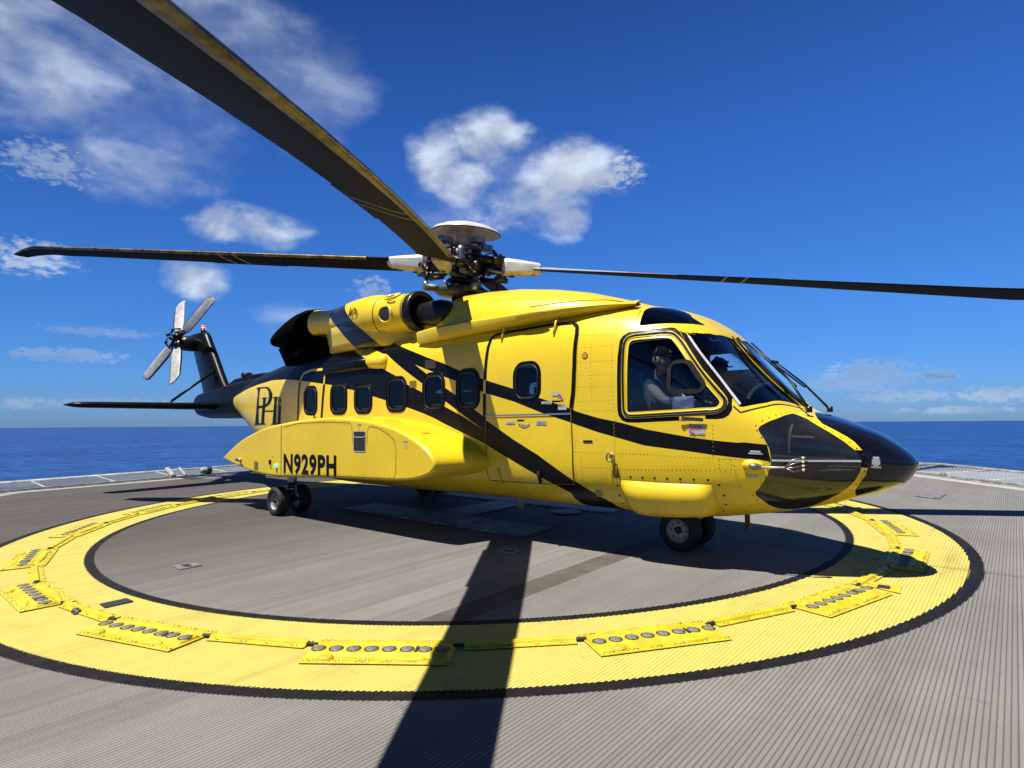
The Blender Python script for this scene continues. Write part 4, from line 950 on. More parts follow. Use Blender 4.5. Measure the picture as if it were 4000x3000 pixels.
# float bottle fairing on the upper cabin side
for sd in (-1, 1):
    b = MB()
    b.loft([ring_x(x, sd*1.10, z, r, r*1.05, None, 16, 2.6) for x, z, r in ((0.20, 2.38, .02), (0.24, 2.38, .06), (0.32, 2.385, .085), (1.2, 2.41, .088), (1.55, 2.42, .088))], 'black')
    b.loft([ring_x(x, sd*1.105, z, r, r*1.1, None, 16) for x, z, r in ((1.28, 2.44, .015), (1.40, 2.435, .06), (1.55, 2.43, .092), (1.75, 2.425, .105), (1.90, 2.42, .105), (1.95, 2.42, .085), (1.97, 2.42, .03))], 'yellow')
    recalc(b.build('side_fairing', HELI))
# sponsons -----------------------------------------------------------------
SPO = [(-1.83, .89), (-1.66, .985), (-1.2, 1.19), (-.75, 1.325), (-.25, 1.435), (.27, 1.50), (.9, 1.555), (1.5, 1.58), (2.0, 1.575), (2.45, 1.545), (2.85, 1.49), (3.2, 1.41), (3.5, 1.305), (3.72, 1.19), (3.84, 1.09), (3.88, 1.0), (3.85, .92), (3.72, .85), (3.45, .79), (3.0, .755), (2.4, .735), (1.6, .71), (.9, .675), (.3, .65), (-.25, .655), (-.75, .69), (-1.2, .745), (-1.55, .81), (-1.76, .85)]
def cr(poly, n=3):
    out = []; m = len(poly)
    for i in range(m):
        p0, p1, p2, p3 = (Vector((*poly[(i+k) % m], 0)) for k in (-1, 0, 1, 2))
        for j in range(n):
            t = j/n; out.append(0.5*((2*p1)+(p2-p0)*t+(2*p0-5*p1+4*p2-p3)*t*t+(3*p1-p0-3*p2+p3)*t**3))
    return [(p.x, p.y) for p in out]
SP = cr(SPO)
def spon_ring(y, inset, grow=0.0):
    cx_, cz_ = 1.0, 1.1; out = []
    n = len(SP)
    for i, (x, z) in enumerate(SP):
        a, c = SP[i-1], SP[(i+1) % n]; t = Vector((c[0]-a[0], c[1]-a[1])); t.normalize(); nx, nz = -t.y, t.x   # outward for clockwise-from-starboard order
        fx = max(0, (x-2.2)/1.7)**2*grow
        out.append(Vector((x-nx*inset*-1*-1+fx, y, z-nz*inset)) if False else Vector((x+nx*(-inset)+fx, y, z+nz*(-inset))))
    return out
a_, c_ = SP[0], SP[6]
orient = sum((SP[(i+1) % len(SP)][0]-SP[i][0])*(SP[(i+1) % len(SP)][1]+SP[i][1]) for i in range(len(SP)))
for sd in (-1, 1):
    b = MB(); sgn = 1.0
    rr = .065; rings = [spon_ring(sd*0.9, 0, .22), spon_ring(sd*1.15, 0, .20), spon_ring(sd*1.5, 0, .10), spon_ring(sd*(1.9-rr), 0, .0)]
    for i in range(1, 7):
        t = R(15*i); rings.append(spon_ring(sd*(1.9-rr+rr*sin(t)), rr*(1-cos(t))*.55, 0))
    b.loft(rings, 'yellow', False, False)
    last = rings[-1]; q = [Vector((p.x, p.z)) for p in last]; r_ = geometry.delaunay_2d_cdt(q, [(i, (i+1) % len(q)) for i in range(len(q))], [], 1, 1e-6)
    b.add([Vector((v[0], sd*1.9, v[1])) for v in r_[0]], [list(f) for f in r_[2]], 'yellow', True)
    sp = recalc(b.build('sponson', HELI))
    b = MB(); ys = sd*1.9022
    def flat_line(pp, w, mat, yy=ys, cl=False):
        pp = [Vector((x, yy, z)) for x, z in pp]; pp = pp+pp[:1] if cl else pp
        vs = []
        for i, p in enumerate(pp):
            t = (pp[min(i+1, len(pp)-1)]-pp[max(i-1, 0)]).normalized(); n_ = Vector((-t.z, 0, t.x))*w/2; vs += [p-n_, p+n_]
        b.add(vs, [((2*i, 2*i+2, 2*i+3, 2*i+1) if sd < 0 else (2*i+1, 2*i+3, 2*i+2, 2*i)) for i in range(len(pp)-1)], mat, True)
    flat_line([(.272, .675), (.272, 1.48)], .016, 'slot')
    pl1 = [(.33, 1.44), (.8, 1.50), (1.5, 1.515), (2.1, 1.505), (2.17, 1.49), (2.20, 1.45), (2.22, 1.22)]
    pl2 = [(2.55, 1.22), (2.56, 1.40), (2.6, 1.455), (2.8, 1.43), (3.02, 1.345), (3.13, 1.27), (3.16, 1.18), (3.15, .85), (3.10, .795), (2.4, .775), (1.4, .745), (.45, .70), (.33, .70)]
    flat_line(pl1, .008, 'seam'); flat_line(pl2, .008, 'seam')
    def dots(pp, pitch, r, mat):
        acc = 0
        for a, c in zip(pp, pp[1:]):
            d = sqrt((c[0]-a[0])**2+(c[1]-a[1])**2); m = max(1, int(d/.01))
            for j in range(m):
                acc += d/m
                if acc > pitch:
                    acc = 0; x, z = a[0]+(c[0]-a[0])*j/m, a[1]+(c[1]-a[1])*j/m
                    b.add([Vector((x+r*cos(k*pi/3), ys, z+r*sin(k*pi/3))) for k in range(6)]+[Vector((x, ys+sd*r*.5, z))], [(k, (k+1) % 6, 6) for k in range(6)], mat)
    ins = lambda pp, d: [(x, z+d) for x, z in pp]
    dots(ins(pl1, -.025), .09, .007, 'rivet'); dots(ins(pl2[2:], .022)[:6], .09, .007, 'rivet'); dots(ins(pl2[8:], .022), .09, .007, 'rivet'); dots([(.30, 1.42), (.30, .72)], .17, .007, 'darkrivet'); dots([(-1.2, 1.12), (-.9, 1.16), (-.2, 1.30)], .12, .006, 'rivet'); dots([(3.17, 1.15), (3.17, .85)], .09, .007, 'rivet')
    # dark recessed hatch with a pale strap
    hx = [(2.245, 1.13), (2.245, 1.385), (2.515, 1.385), (2.515, 1.13), (2.50, 1.115), (2.26, 1.115)]
    b.add([Vector((x, ys+sd*.002, z)) for x, z in hx], [list(range(6))], 'slot', True); flat_line([(2.23, 1.325), (2.29, 1.308), (2.45, 1.308), (2.53, 1.325)], .012, 'placard', ys+sd*.006); flat_line(hx, .01, 'placard', ys+sd*.004, True)
    flat_line([(2.33, 1.475), (2.42, 1.475)], .02, 'ink'); flat_line([(2.375, 1.455), (2.375, 1.40)], .008, 'ink'); flat_line([(3.31, 1.265), (3.40, 1.265)], .018, 'ink'); flat_line([(3.355, 1.235), (3.355, 1.18)], .035, 'placard')
    # square drain recess, latch
    b.add([Vector((x, ys+sd*.002, z)) for x, z in ((-.62, .73), (-.49, .73), (-.49, .865), (-.62, .865))], [(0, 1, 2, 3)], 'seam', True)
    b.box((-.06, sd*1.915, .875), (.03, .03, .075), 'darkmetal'); flat_line([(-.03, .965), (.03, .965)], .016, 'ink')
    b.tube([(-1.12, sd*1.90, .875), (-1.12, sd*1.94, .875)], .035, 'yellow'); b.tube([(-1.20, sd*1.955, .878), (-1.16, sd*1.955, .878), (-1.05, sd*1.955, .872), (-1.0, sd*1.955, .87)], [.012, .028, .028, .012], 'metal')
    merge(sp, b.build('detail', None))
    recalc  # keep order
    b = MB(); b.lathe([(.0, 1.945), (.018, 1.94), (.03, 1.925), (.033, 1.905), (.03, 1.89)] if sd > 0 else [(.0, -1.945), (.018, -1.94), (.03, -1.925), (.033, -1.905), (.03, -1.89)], 'green' if sd < 0 else 'beaconred', (.13, 0, .825), 'Y', 16); b.build('navigation_lamp', sp)
    b = MB(); b.box((3.40, sd*1.62, 1.372), (.02, .12, .004), 'red'); b.build('placard', sp)
    # registration on the side panel
    cu = bpy.data.curves.new('reg', 'FONT'); cu.body = 'N929PH'; cu.size = .42; cu.offset = .016; cu.space_character = 1.12
    o = bpy.data.objects.new('reg', cu); COL.objects.link(o); dg = bpy.context.evaluated_depsgraph_get(); me_ = bpy.data.meshes.new_from_object(o.evaluated_get(dg)); bpy.data.objects.remove(o)
    xs_ = [v.co.x for v in me_.vertices]; ys_ = [v.co.y for v in me_.vertices]; x0_, x1_, y0_, y1_ = min(xs_), max(xs_), min(ys_), max(ys_)
    for v in me_.vertices:
        u, w = (v.co.x-x0_)/(x1_-x0_), (v.co.y-y0_)/(y1_-y0_)
        v.co = Vector((.355+u*1.47 if sd < 0 else 1.825-u*1.47, sd*1.9032, .712-.0*u+.020*u+w*.315))
    me_.materials.clear(); me_.materials.append(M['black']); o = bpy.data.objects.new('registration', me_); COL.objects.link(o); o.parent = sp; o.matrix_parent_inverse = world_of(sp).inverted()
# wheels and legs -----------------------------------------------------------
def wheel(x, y, r, w, sd, rimmat='rim'):
    b = MB(); yo = sd*w/2
    b.lathe([(r*.60, -w*.36), (r*.58, -w*.30), (r*.36, -w*.18), (r*.20, -w*.22), (.0, -w*.22)], rimmat, (x, y, r), 'Y', 28)
    b.lathe([(r*.60, w*.36), (r*.58, w*.30), (r*.36, w*.18), (r*.20, w*.22), (.0, w*.22)], rimmat, (x, y, r), 'Y', 28)
    for s_ in (-1, 1):
        b.lathe([(r*.15, s_*w*.18), (r*.15, s_*w*.34), (r*.09, s_*w*.38), (0, s_*w*.38)], 'darkmetal', (x, y, r), 'Y', 12)
        for k in range(8):
            a = 2*pi*k/8; b.tube([(x+r*.40*cos(a), y+s_*w*.14, r+r*.40*sin(a)), (x+r*.40*cos(a), y+s_*w*.235, r+r*.40*sin(a))], r*.045, 'darkmetal', 6)
    wh = recalc(b.build('wheel', HELI))
    b = MB(); pr = [(r*.58, -w*.40), (r*.66, -w*.47), (r*.80, -w*.50), (r*.92, -w*.45), (r*.985, -w*.34), (r, -w*.20), (r*.985, -w*.185), (r*.985, -w*.165), (r, -w*.15), (r, -w*.02), (r*.985, -w*.01)]
    pr = pr+[(a, -h) for a, h in pr[::-1]]
    b.lathe(pr, 'tyre', (x, y, r), 'Y', 40); recalc(b.build('tyre', wh))
for sd in (-1, 1):
    wheel(-.09, sd*1.75, .232, .20, sd); wheel(-.09, sd*1.37, .232, .20, sd)
    b = MB(); b.tube([(0.0, sd*1.56, .72), (0.0, sd*1.56, .53)], .075, 'white', 18); b.tube([(0.0, sd*1.56, .535), (0.0, sd*1.56, .39)], .07, 'darkmetal', 18); b.tube([(0.0, sd*1.56, .43), (0.0, sd*1.56, .41)], .078, 'chrome', 18)
    b.tube([(0.0, sd*1.56, .40), (-.05, sd*1.56, .26), (-.09, sd*1.56, .232)], [.06, .06, .05], 'darkmetal', 12); b.tube([(-.09, sd*1.30, .232), (-.09, sd*1.82, .232)], .035, 'darkmetal', 12); b.tube([(0.08, sd*1.56, .55), (.14, sd*1.56, .42), (.0, sd*1.56, .30)], .015, 'metal', 6)
    recalc(b.build('landing_leg', HELI))
wheel(6.16, -.205, .232, .19, -1, 'rim'); wheel(6.16, .205, .232, .19, 1, 'rim')
b = MB(); b.tube([(6.16, 0, .75), (6.16, 0, .40)], .06, 'metal', 16); b.tube([(6.16, 0, .42), (6.16, 0, .25)], .05, 'darkmetal', 14); b.tube([(6.16, -.3, .25), (6.16, .3, .25)], .03, 'darkmetal'); b.box((6.30, 0, .40), (.06, .10, .10), 'white'); recalc(b.build('landing_leg', HELI))
b = MB(); b.loft([[Vector((x+dx, dy, z)) for dx, dy in ((-.07, 0), (-.03, .015), (.05, .012), (.08, 0), (.05, -.012), (-.03, -.015))] for x, z in ((3.62, .50), (3.60, .22))], 'cream'); b.build('belly_antenna', HELI); b = MB(); b.box((6.92, -.20, .40), (.05, .02, .16), 'brownmetal'); b.build('drain_mast', HELI)
# tail boom, fin, stabiliser --------------------------------------------------
b = MB()
def boom_ring(x, w, zt, zb, e=2.8, n=28): return ring_x(x, 0, (zt+zb)/2, w, (zt-zb)/2, None, n, e)
b.loft([boom_ring(*s) for s in ((-2.6, .34, 2.56, 1.70), (-4.0, .36, 2.55, 1.64), (-5.0, .37, 2.50, 1.60), (-5.9, .37, 2.42, 1.60), (-6.8, .35, 2.34, 1.61), (-7.3, .31, 2.29, 1.67), (-7.55, .24, 2.22, 1.77), (-7.68, .12, 2.12, 1.88))], 'black')
b.loft([boom_ring(*s) for s in ((-5.9, .06, 2.48, 2.40), (-5.5, .10, 2.58, 2.40), (-4.6, .12, 2.64, 2.40), (-3.2, .14, 2.66, 2.40))], 'black'); b.lathe([(.13, 2.60), (.13, 2.68), (.10, 2.70), (0, 2.70)], 'matteblack', (-4.95, -.02, 0), 'Z', 14)
recalc(b.build('tail_boom', HELI))
b = MB(); rings = []
for z, xl, xt, th in ((2.05, -5.75, -7.45, .20), (2.35, -5.98, -7.50, .215), (2.7, -6.28, -7.70, .22), (3.2, -6.68, -8.0, .215), (3.6, -7.02, -8.25, .21), (3.85, -7.22, -8.42, .20), (3.93, -7.30, -8.46, .15), (3.96, -7.42, -8.42, .06)):
    c = xl-xt; ring = []
    for k in range(32):
        a = 2*pi*k/32; u = (1-cos(a))/2; t_ = 1.5*(sqrt(max(u, 0))*1.05-.45*u-.60*u*u+.02)*1.25; ring.append(Vector((xl-u*c, (1 if a < pi else -1)*th*max(min(t_, 1.0), .06), z)))
    rings.append(ring)
b.loft(rings, 'black'); fin = recalc(b.build('tail_fin', HELI))
b = MB(); b.lathe([(.19, -.10), (.21, -.25), (.20, -.42), (.15, -.50), (.06, -.56)], 'matteblack', (-7.75, 0, 3.64), 'Y', 20); recalc(b.build('tail_gearbox', HELI))
b = MB(); b.tube([(-7.55, 0, 3.92), (-7.55, 0, 4.03)], .07, 'matteblack', 14); b.tube([(-7.55, 0, 4.03), (-7.55, 0, 4.085)], .055, 'beaconwhite', 14); bc = b.build('beacon_base', HELI)
b = MB(); b.lathe([(.055, 4.085), (.058, 4.12), (.045, 4.15), (0, 4.16)], 'beaconred', (-7.57, 0, 0), 'Z', 14); b.build('beacon_lamp', bc); 
b = MB(); b.tube([(-7.33, -.02, 3.93), (-7.33, -.02, 4.02)], .018, 'metal', 8); b.build('aerial', HELI)
b = MB(); rings = []
for y, xl, c, th in ((-.05, -5.75, .86, .060), (-1.0, -5.80, .76, .056), (-2.0, -5.86, .66, .050), (-3.05, -5.93, .57, .044), (-3.2, -5.99, .50, .034), (-3.30, -6.16, .33, .012)):
    z = 1.905-.012*y*0+.012*abs(y)
    rings.append([Vector((xl-u*c, y, z+s_*th*4.2*(sqrt(u+1e-6)*1.2-.9*u-.3*u*u)+(.0))) for u, s_ in [(i/10, 1) for i in range(11)]+[(i/10, -1) for i in range(9, 0, -1)]])
b.loft(rings, 'black'); recalc(b.build('tail_stabilizer', HELI))
b = MB(); b.tube([(-6.13, -1.27, 1.93), (-6.15, -1.27, 2.05)], .03, 'black', 8); b.tube([(-6.15, -1.27, 2.03), (-6.40, -.22, 2.79)], .030, 'black', 10); b.box((-6.40, -.21, 2.80), (.14, .06, .12), 'black'); b.build('stabilizer_strut', HELI)
# tail rotor ------------------------------------------------------------------
TRC = Vector((-7.68, -.60, 3.72)); ex = Vector((1, 0, 0)); ez = Vector((0, .342, .94)); en = Vector((0, -.94, .342))
b = MB()
def tr(u, v, w): return TRC+ex*u+ez*v+en*w
b.tube([tr(0, 0, -.40), tr(0, 0, .10)], .06, 'darkmetal', 14); b.tube([tr(0, 0, .08), tr(0, 0, .20)], [.10, .07], 'darkmetal', 12)
for k in range(4):
    a = R(40+90*k); d = lambda r, w, t=0: tr(r*cos(a)-t*sin(a), r*sin(a)+t*cos(a), w)
    b.tube([d(.0, .02), d(.30, .02)], [.075, .055], 'darkmetal', 8); b.tube([d(.10, .22), d(.16, .24, .12), d(.27, .06, .13)], .022, 'darkmetal', 6); b.tube([d(.24, .0, -.05), d(.34, .0, -.05)], .03, 'brownmetal', 6); b.tube([d(.27, .06, .15), d(.27, -.02, .04)], .025, 'metal', 6)
    a2 = R(85+90*k); b.tube([d(.10, .22), tr(.22*cos(a2), .22*sin(a2), .20)], .018, 'darkmetal', 6)
TRO = recalc(b.build('tail_rotor', HELI))
for k in range(4):
    a = R(40+90*k); rad = ex*cos(a)+ez*sin(a); tg = -ex*sin(a)+ez*cos(a); b = MB(); rings = []
    for r, c, tw in ((.28, .12, 34), (.40, .22, 32), (.55, .30, 30), (.9, .32, 27), (1.3, .32, 23), (1.50, .31, 21), (1.63, .22, 19), (1.675, .06, 19)):
        ch = tg*cos(R(tw))+en*sin(R(tw))*(1 if k < 2 else -1); tn = rad.cross(ch); o_ = TRC+rad*r+ch*(.0 if r < 1.5 else -(r-1.5)*.5)
        rings.append([o_+ch*(c*(.5-u))+tn*(s_*c*.10*2*(sqrt(u+1e-6)*1.2-.9*u-.3*u*u)) for u, s_ in [(i/8, 1) for i in range(9)]+[(i/8, -1) for i in range(7, 0, -1)]])
    b.loft(rings, 'greywhite', mats=lambda i, j: 'orange' if i >= 6 else ('matteblack' if j in (0, 15) else 'greywhite')); recalc(b.build('blade', TRO))
# main rotor ------------------------------------------------------------------
TILT = Matrix.Translation((2.50, 0, 4.0)) @ Matrix.Rotation(R(6.2), 4, 'Y')
class RB(MB):
    def build(s, name, parent=None, rz=0.0, **k):
        o = MB.build(s, name, None, **k); o.matrix_basis = TILT @ Matrix.Rotation(rz, 4, 'Z')
        o.parent = parent; o.matrix_parent_inverse = world_of(parent).inverted(); return o
b = RB()
b.lathe([(.0, .30), (.16, .30), (.18, .20), (.30, .18), (.36, .10), (.38, 0), (.34, -.10), (.24, -.16), (.18, -.22), (.14, -.26), (.13, -.75)], 'darkmetal', n=28)
AZ = [-148.7, -58.9, 31.3, 121.1]
rnd = random.Random(3)
for az in AZ:
    a = R(az); e = lambda r, t, z: (r*cos(a)-t*sin(a), r*sin(a)+t*cos(a), z)
    for z in (.09, -.09): b.tube([e(.25, 0, z), e(.62, 0, z*.8)], [.075, .05], 'darkmetal', 8)
    b.box(e(.47, 0, 0), (.16, .20, .20), 'darkmetal', Matrix.Rotation(a, 3, 'Z')); b.lathe([(0, .19), (.05, .18), (.07, .12), (.06, .05), (.08, .0), (.05, -.12), (0, -.14)], 'metal', e(.60, .10, 0), 'Z', 12)
    b.tube([e(.66, -.02, -.02), e(.60, .20, -.07), e(.50, .30, -.14)], [.05, .045, .03], 'darkmetal', 8)          # pitch horn
    b.tube([e(.50, .30, -.12), e(.50, .30, -.20)], .035, 'metal', 8)
    b.tube([e(.30, -.30, .06), e(.64, -.16, .04)], .050, 'brownmetal', 10); b.tube([e(.36, -.27, .06), e(.52, -.21, .05)], .062, 'darkmetal', 10)   # damper
    b.tube([e(.24, .22, -.19), e(.70, .16, -.20)], [.03, .045], 'swash', 8)
    b.lathe([(0, .15), (.03, .14), (.06, .08), (.085, .07), (.085, .02), (.06, .0), (.05, -.04)], 'darkmetal', e(.56, -.20, .02), 'Z', 12); b.tube([e(.44, -.24, -.10), e(.66, -.12, -.12), e(.70, .05, -.10)], .028, 'metal', 8); b.tube([e(.30, .12, -.22), e(.52, .02, -.24), e(.66, -.06, -.20)], .04, 'swash', 8)
    b.box(e(.40, .17, .13), (.13, .06, .05), 'metal', Matrix.Rotation(a+.5, 3, 'Z')); b.box(e(.58, -.10, .12), (.10, .05, .06), 'darkmetal', Matrix.Rotation(a-.4, 3, 'Z'))
    b.tube([e(.30, .05, .16), e(.42, .0, .21), e(.60, .05, .15), e(.66, .10, .02)], .012, 'seal', 6)
    for i in range(22):
        r_, t_, z_ = rnd.uniform(.18, .68), rnd.uniform(-.28, .30), rnd.uniform(-.22, .20)
        b.tube([e(r_, t_, z_), e(r_+rnd.uniform(-.06, .08), t_+rnd.uniform(-.05, .05), z_+rnd.uniform(-.05, .06))], rnd.uniform(.012, .032), rnd.choice(['darkmetal', 'brownmetal', 'darkmetal', 'metal']), 6)
    # light-coloured bolts
    for t_ in (-.06, .06): b.tube([e(.66, t_, .06), e(.66, t_, .12)], .02, 'cream', 6)
rot_o = b.build('main_rotor', HELI)
b = RB()
b.lathe([(.16, .28), (.17, .36), (.15, .40), (.15, .56)], 'cream', n=20)
prof = [(.0, .66), (.15, .655), (.30, .635), (.42, .60), (.51, .56), (.555, .52), (.562, .508)]
b.lathe(prof, 'white', n=48); b.lathe([(.562, .508), (.558, .500), (.54, .498)], 'seal', n=48); b.lathe([(.54, .498), (.50, .51), (.40, .535), (.25, .55), (.15, .55)], 'cream', n=48)
b.build('hub_dome', rot_o)
b = RB()
for az in (AZ[1]+45, AZ[2]+45, AZ[0]+45, AZ[3]+45):
    a = R(az); e = lambda r, t, z: (r*cos(a)-t*sin(a), r*sin(a)+t*cos(a), z)
    b.tube([e(.10, 0, .30), e(.34, 0, .33)], [.07, .05], 'cream', 8); b.box(e(.38, 0, .345), (.20, .17, .09), 'metal', Matrix.Rotation(a, 3, 'Z')); b.box(e(.38, 0, .297), (.21, .18, .012), 'brownmetal', Matrix.Rotation(a, 3, 'Z'))
b.lathe([(.0, .275), (.26, .275), (.28, .25), (.26, .215), (.0, .215)], 'swash', n=28)
o = b.build('vibration_absorber', rot_o); recalc(o); edge_bevel(o, .012)
b = RB()
b.lathe([(.15, -.32), (.22, -.34), (.40, -.38), (.44, -.41), (.44, -.47), (.36, -.52), (.20, -.53), (.15, -.53)], 'swash', n=28)
for az in AZ:
    a = R(az+32); e = lambda r, t, z: (r*cos(a)-t*sin(a), r*sin(a)+t*cos(a), z)
    b.loft([[Vector(e(r, t*w, z)) for t, z in ((-.5, -.38), (.5, -.38), (.5, -.47), (-.5, -.47))] for r, w in ((.30, .34), (.48, .20), (.62, .12))], 'swash'); b.lathe([(0, -.33), (.045, -.34), (.045, -.46), (0, -.47)], 'metal', e(.60, 0, 0), 'Z', 10)
    b.tube([e(.32, .14, -.30), e(.30, .12, -.36)], .03, 'cream', 8)
b.lathe([(.24, -.24), (.26, -.27), (.24, -.30), (.16, -.31)], 'darkmetal', n=24)
b.tube([(0, 0, -.5), (0, 0, -.85)], .16, 'darkmetal', 20)
o = b.build('swashplate', rot_o); recalc(o)
for az in AZ:
    a = R(az+32); p1 = Vector((.585*cos(a), .585*sin(a), -.15)); p0 = Vector((.60*cos(a), .60*sin(a), -.36)); b = RB()
    b.tube([p0, p0.lerp(p1, .2), p0.lerp(p1, .21), p0.lerp(p1, .8), p0.lerp(p1, .81), p1], [.016, .016, .026, .026, .016, .016], 'darkmetal', 10); b.tube([p0+Vector((-.03, 0, 0)), p0+Vector((.03, 0, 0))], .03, 'metal', 8); b.tube([p1+Vector((-.03, 0, 0)), p1+Vector((.03, 0, 0))], .035, 'darkmetal', 8); b.build('pitch_link', rot_o)
# scissor arm standing behind the swashplate
b = RB(); b.loft([[Vector((x, .30+w, z)) for w, z in ((-.06, z0), (.06, z0), (.06, z1), (-.06, z1))] for x, z0, z1 in ((-.10, -.20, -.08), (.10, -.40, -.30), (.42, -.62, -.50))], 'cream'); b.build('scissor_link', rot_o)
AF = [(0, 0), (.012, .020), (.04, .036), (.10, .052), (.20, .060), (.32, .058), (.5, .046), (.7, .028), (.88, .011), (1, .002)]
def blade_mesh(le=.185, chord=.56, tw0=13.0, tw1=9.5, sl=0.0, dr=0.0):
    b = RB(); rings = []
    rs = [1.24, 1.27, 1.55, 1.60, 2.0, 2.6, 3.28, 3.30, 3.80, 3.98, 4.015, 4.26, 4.295, 4.72, 4.74, 5.6, 6.6, 7.4, 7.80, 7.95, 8.10, 8.25, 8.40, 8.52, 8.585]
    for r in rs:
        tw = tw0-tw1*(r/8.585); c = chord; sweep = 0; dz = 0; tab = 0.032 if 3.29 < r < 4.73 or 7.6 < r < 7.9 else 0.0
        if r > 7.95: t = (r-7.95)/.635; c = chord*(1-.42*t-.10*t*t); sweep = .20*t; dz = -.10*t*t; tw *= (1-.5*t)
        ring = []; cs, sn = cos(R(tw)), sin(R(tw)); zz = sl*r+dr*r*r
        for u, h in [(u, h) for u, h in AF]+[(u, -h*.75) for u, h in AF[::-1][1:-1]]:
            y = le-u*c-(tab if u > .95 else 0)-sweep; z = h*c*1.15; ro = r-(.10*u if r < 1.26 else 0)
            ring.append(Vector((ro, y*cs-z*sn, y*sn+z*cs+dz+zz)))
        rings.append(ring)
    n = len(rings[0])
    def mt(i, j):
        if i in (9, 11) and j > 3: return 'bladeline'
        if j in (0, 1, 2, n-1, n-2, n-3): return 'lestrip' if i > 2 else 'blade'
        if j < 9: return 'topgleam' if i < 5 else ('pinkgleam' if i < 6 else ('topgleam' if i < 8 else 'bladetop'))  # sun gleam near the blade root, painted as pale and pink bands
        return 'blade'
    b.loft(rings, 'blade', mats=mt); return b
def cuff_mesh(dz=0.0, r0=.64, r1=1.26):
    b = RB(); d_ = r1-r0
    b.loft([[Vector((r0+d_*x, dy*w, dz*(x)+q*h)) for dy, q in ((-1, -.6), (-.6, -1), (.6, -1), (1, -.6), (1, .6), (.6, 1), (-.6, 1), (-1, .6))] for x, w, h in ((0, .085, .13), (.12, .10, .14), (.55, .115, .115), (.95, .125, .085), (1, .12, .06))], 'cream', mats=lambda i, j: 'white' if j in (3, 4, 5, 6, 7) else 'cream')
    b.box((r0+.16, -.02, -.145), (.09, .05, .02), 'darkmetal'); b.tube([(r0+.5, -.08, -.09), (r0+.5, .08, -.09)], .012, 'darkmetal', 6); return b
proto = recalc(blade_mesh().build('blade', rot_o, R(AZ[0])))
cuff = recalc(cuff_mesh().build('blade_cuff', rot_o, R(AZ[0]))); edge_bevel(cuff, .01)
far = [x.copy() for x in (proto, cuff)]
for c in far: COL.objects.link(c); c.parent = rot_o; c.matrix_parent_inverse = proto.matrix_parent_inverse; c.matrix_basis = TILT @ Matrix.Rotation(R(AZ[3]), 4, 'Z')
RIGHTM = TILT @ Matrix.Rotation(R(AZ[2]), 4, 'Z') @ Matrix.Rotation(R(1.05), 4, 'Y')
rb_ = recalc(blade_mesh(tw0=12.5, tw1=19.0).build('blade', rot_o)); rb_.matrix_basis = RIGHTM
rc_ = cuff.copy(); COL.objects.link(rc_); rc_.parent = rot_o; rc_.matrix_parent_inverse = cuff.matrix_parent_inverse; rc_.matrix_basis = RIGHTM
# the blade over the camera flaps lower than the others and is feathered nose-down
NEARM = Matrix.Translation((2.4467, -.0068, 3.8705)) @ Matrix.Rotation(R(-51.0), 4, 'Z')
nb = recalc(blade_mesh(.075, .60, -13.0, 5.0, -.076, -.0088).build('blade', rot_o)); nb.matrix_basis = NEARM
nc = recalc(cuff_mesh(-.04).build('blade_cuff', rot_o)); nc.matrix_basis = NEARM @ Matrix.Translation((0, -.16, -.02)); edge_bevel(nc, .01)
# wipers ------------------------------------------------------------------------
for sd, k in ((-1, 0), (1, 1)):
    b = MB(); p0 = Vector((7.62, sd*.42, 1.585)); p1 = Vector((7.20, sd*.06, 2.10)); p2 = Vector((6.93, sd*.10, 2.34)); p3 = Vector((7.45, sd*.16, 1.82))
    b.tube([p0+Vector((0, 0, -.03)), p0+Vector((0, 0, .03))], .03, 'matteblack', 10); b.tube([p0, (p0+p1)/2+Vector((.015, 0, .015)), p1], [.014, .011, .009], 'matteblack', 8); b.tube([p2, p1+Vector((-.02, 0, -.02)), p3], .009, 'matteblack', 8); b.box(p1, (.035, .03, .03), 'matteblack'); b.build('windshield_wiper', HELI)
b = MB(); b.tube([P3(x, .992, -1, .02) for x in (6.80, 6.95, 7.1, 7.25, 7.4, 7.5)], .022, 'matteblack', 8); b.tube([P3(6.78, .97, -1, .012), P3(6.86, .965, -1, .02), P3(6.92, .975, -1, .02)], .008, 'brownmetal', 6); b.build('centre_post', HELI)
# cockpit furniture -------------------------------------------------------------
def seat(y):
    b = MB(); b.box((6.12, y, 1.34), (.50, .48, .12), 'seat'); b.box((5.86, y, 1.72), (.12, .48, .72), 'seat', Matrix.Rotation(R(-8), 3, 'Y')); b.box((5.80, y, 2.14), (.10, .28, .22), 'seat', Matrix.Rotation(R(-8), 3, 'Y')); b.box((6.08, y, 1.08), (.4, .4, .44), 'seat')
    b.tube([(5.93, y-.10, 2.02), (6.02, y-.10, 1.75), (6.10, y-.10, 1.45)], .022, 'ink', 6); o = recalc(b.build('pilot_seat', HELI)); edge_bevel(o, .04, 3)
seat(-.55); seat(.55)
b = MB(); rings = []
for y in [-.75+.075*i for i in range(21)]:
    h = 2.04-.10*(y/.7)**4-.07*abs(y); rings.append([Vector((6.78, y, h-.10)), Vector((6.80, y, h)), Vector((6.95, y, h+.0)), Vector((7.16, y, h-.16)), Vector((7.16, y, h-.20)), Vector((6.82, y, h-.12))])
b.loft(rings, 'panelgrey'); b.tube([(7.15, -.75+.075*i, 2.04-.10*((-.75+.075*i)/.7)**4-.07*abs(-.75+.075*i)-.175) for i in range(21)], .025, 'buff', 8)
b.box((7.02, 0, 1.62), (.20, 1.4, .46), 'panelgrey', Matrix.Rotation(R(-14), 3, 'Y')); b.box((6.72, -.02, 1.30), (.6, .36, .5), 'panelgrey')
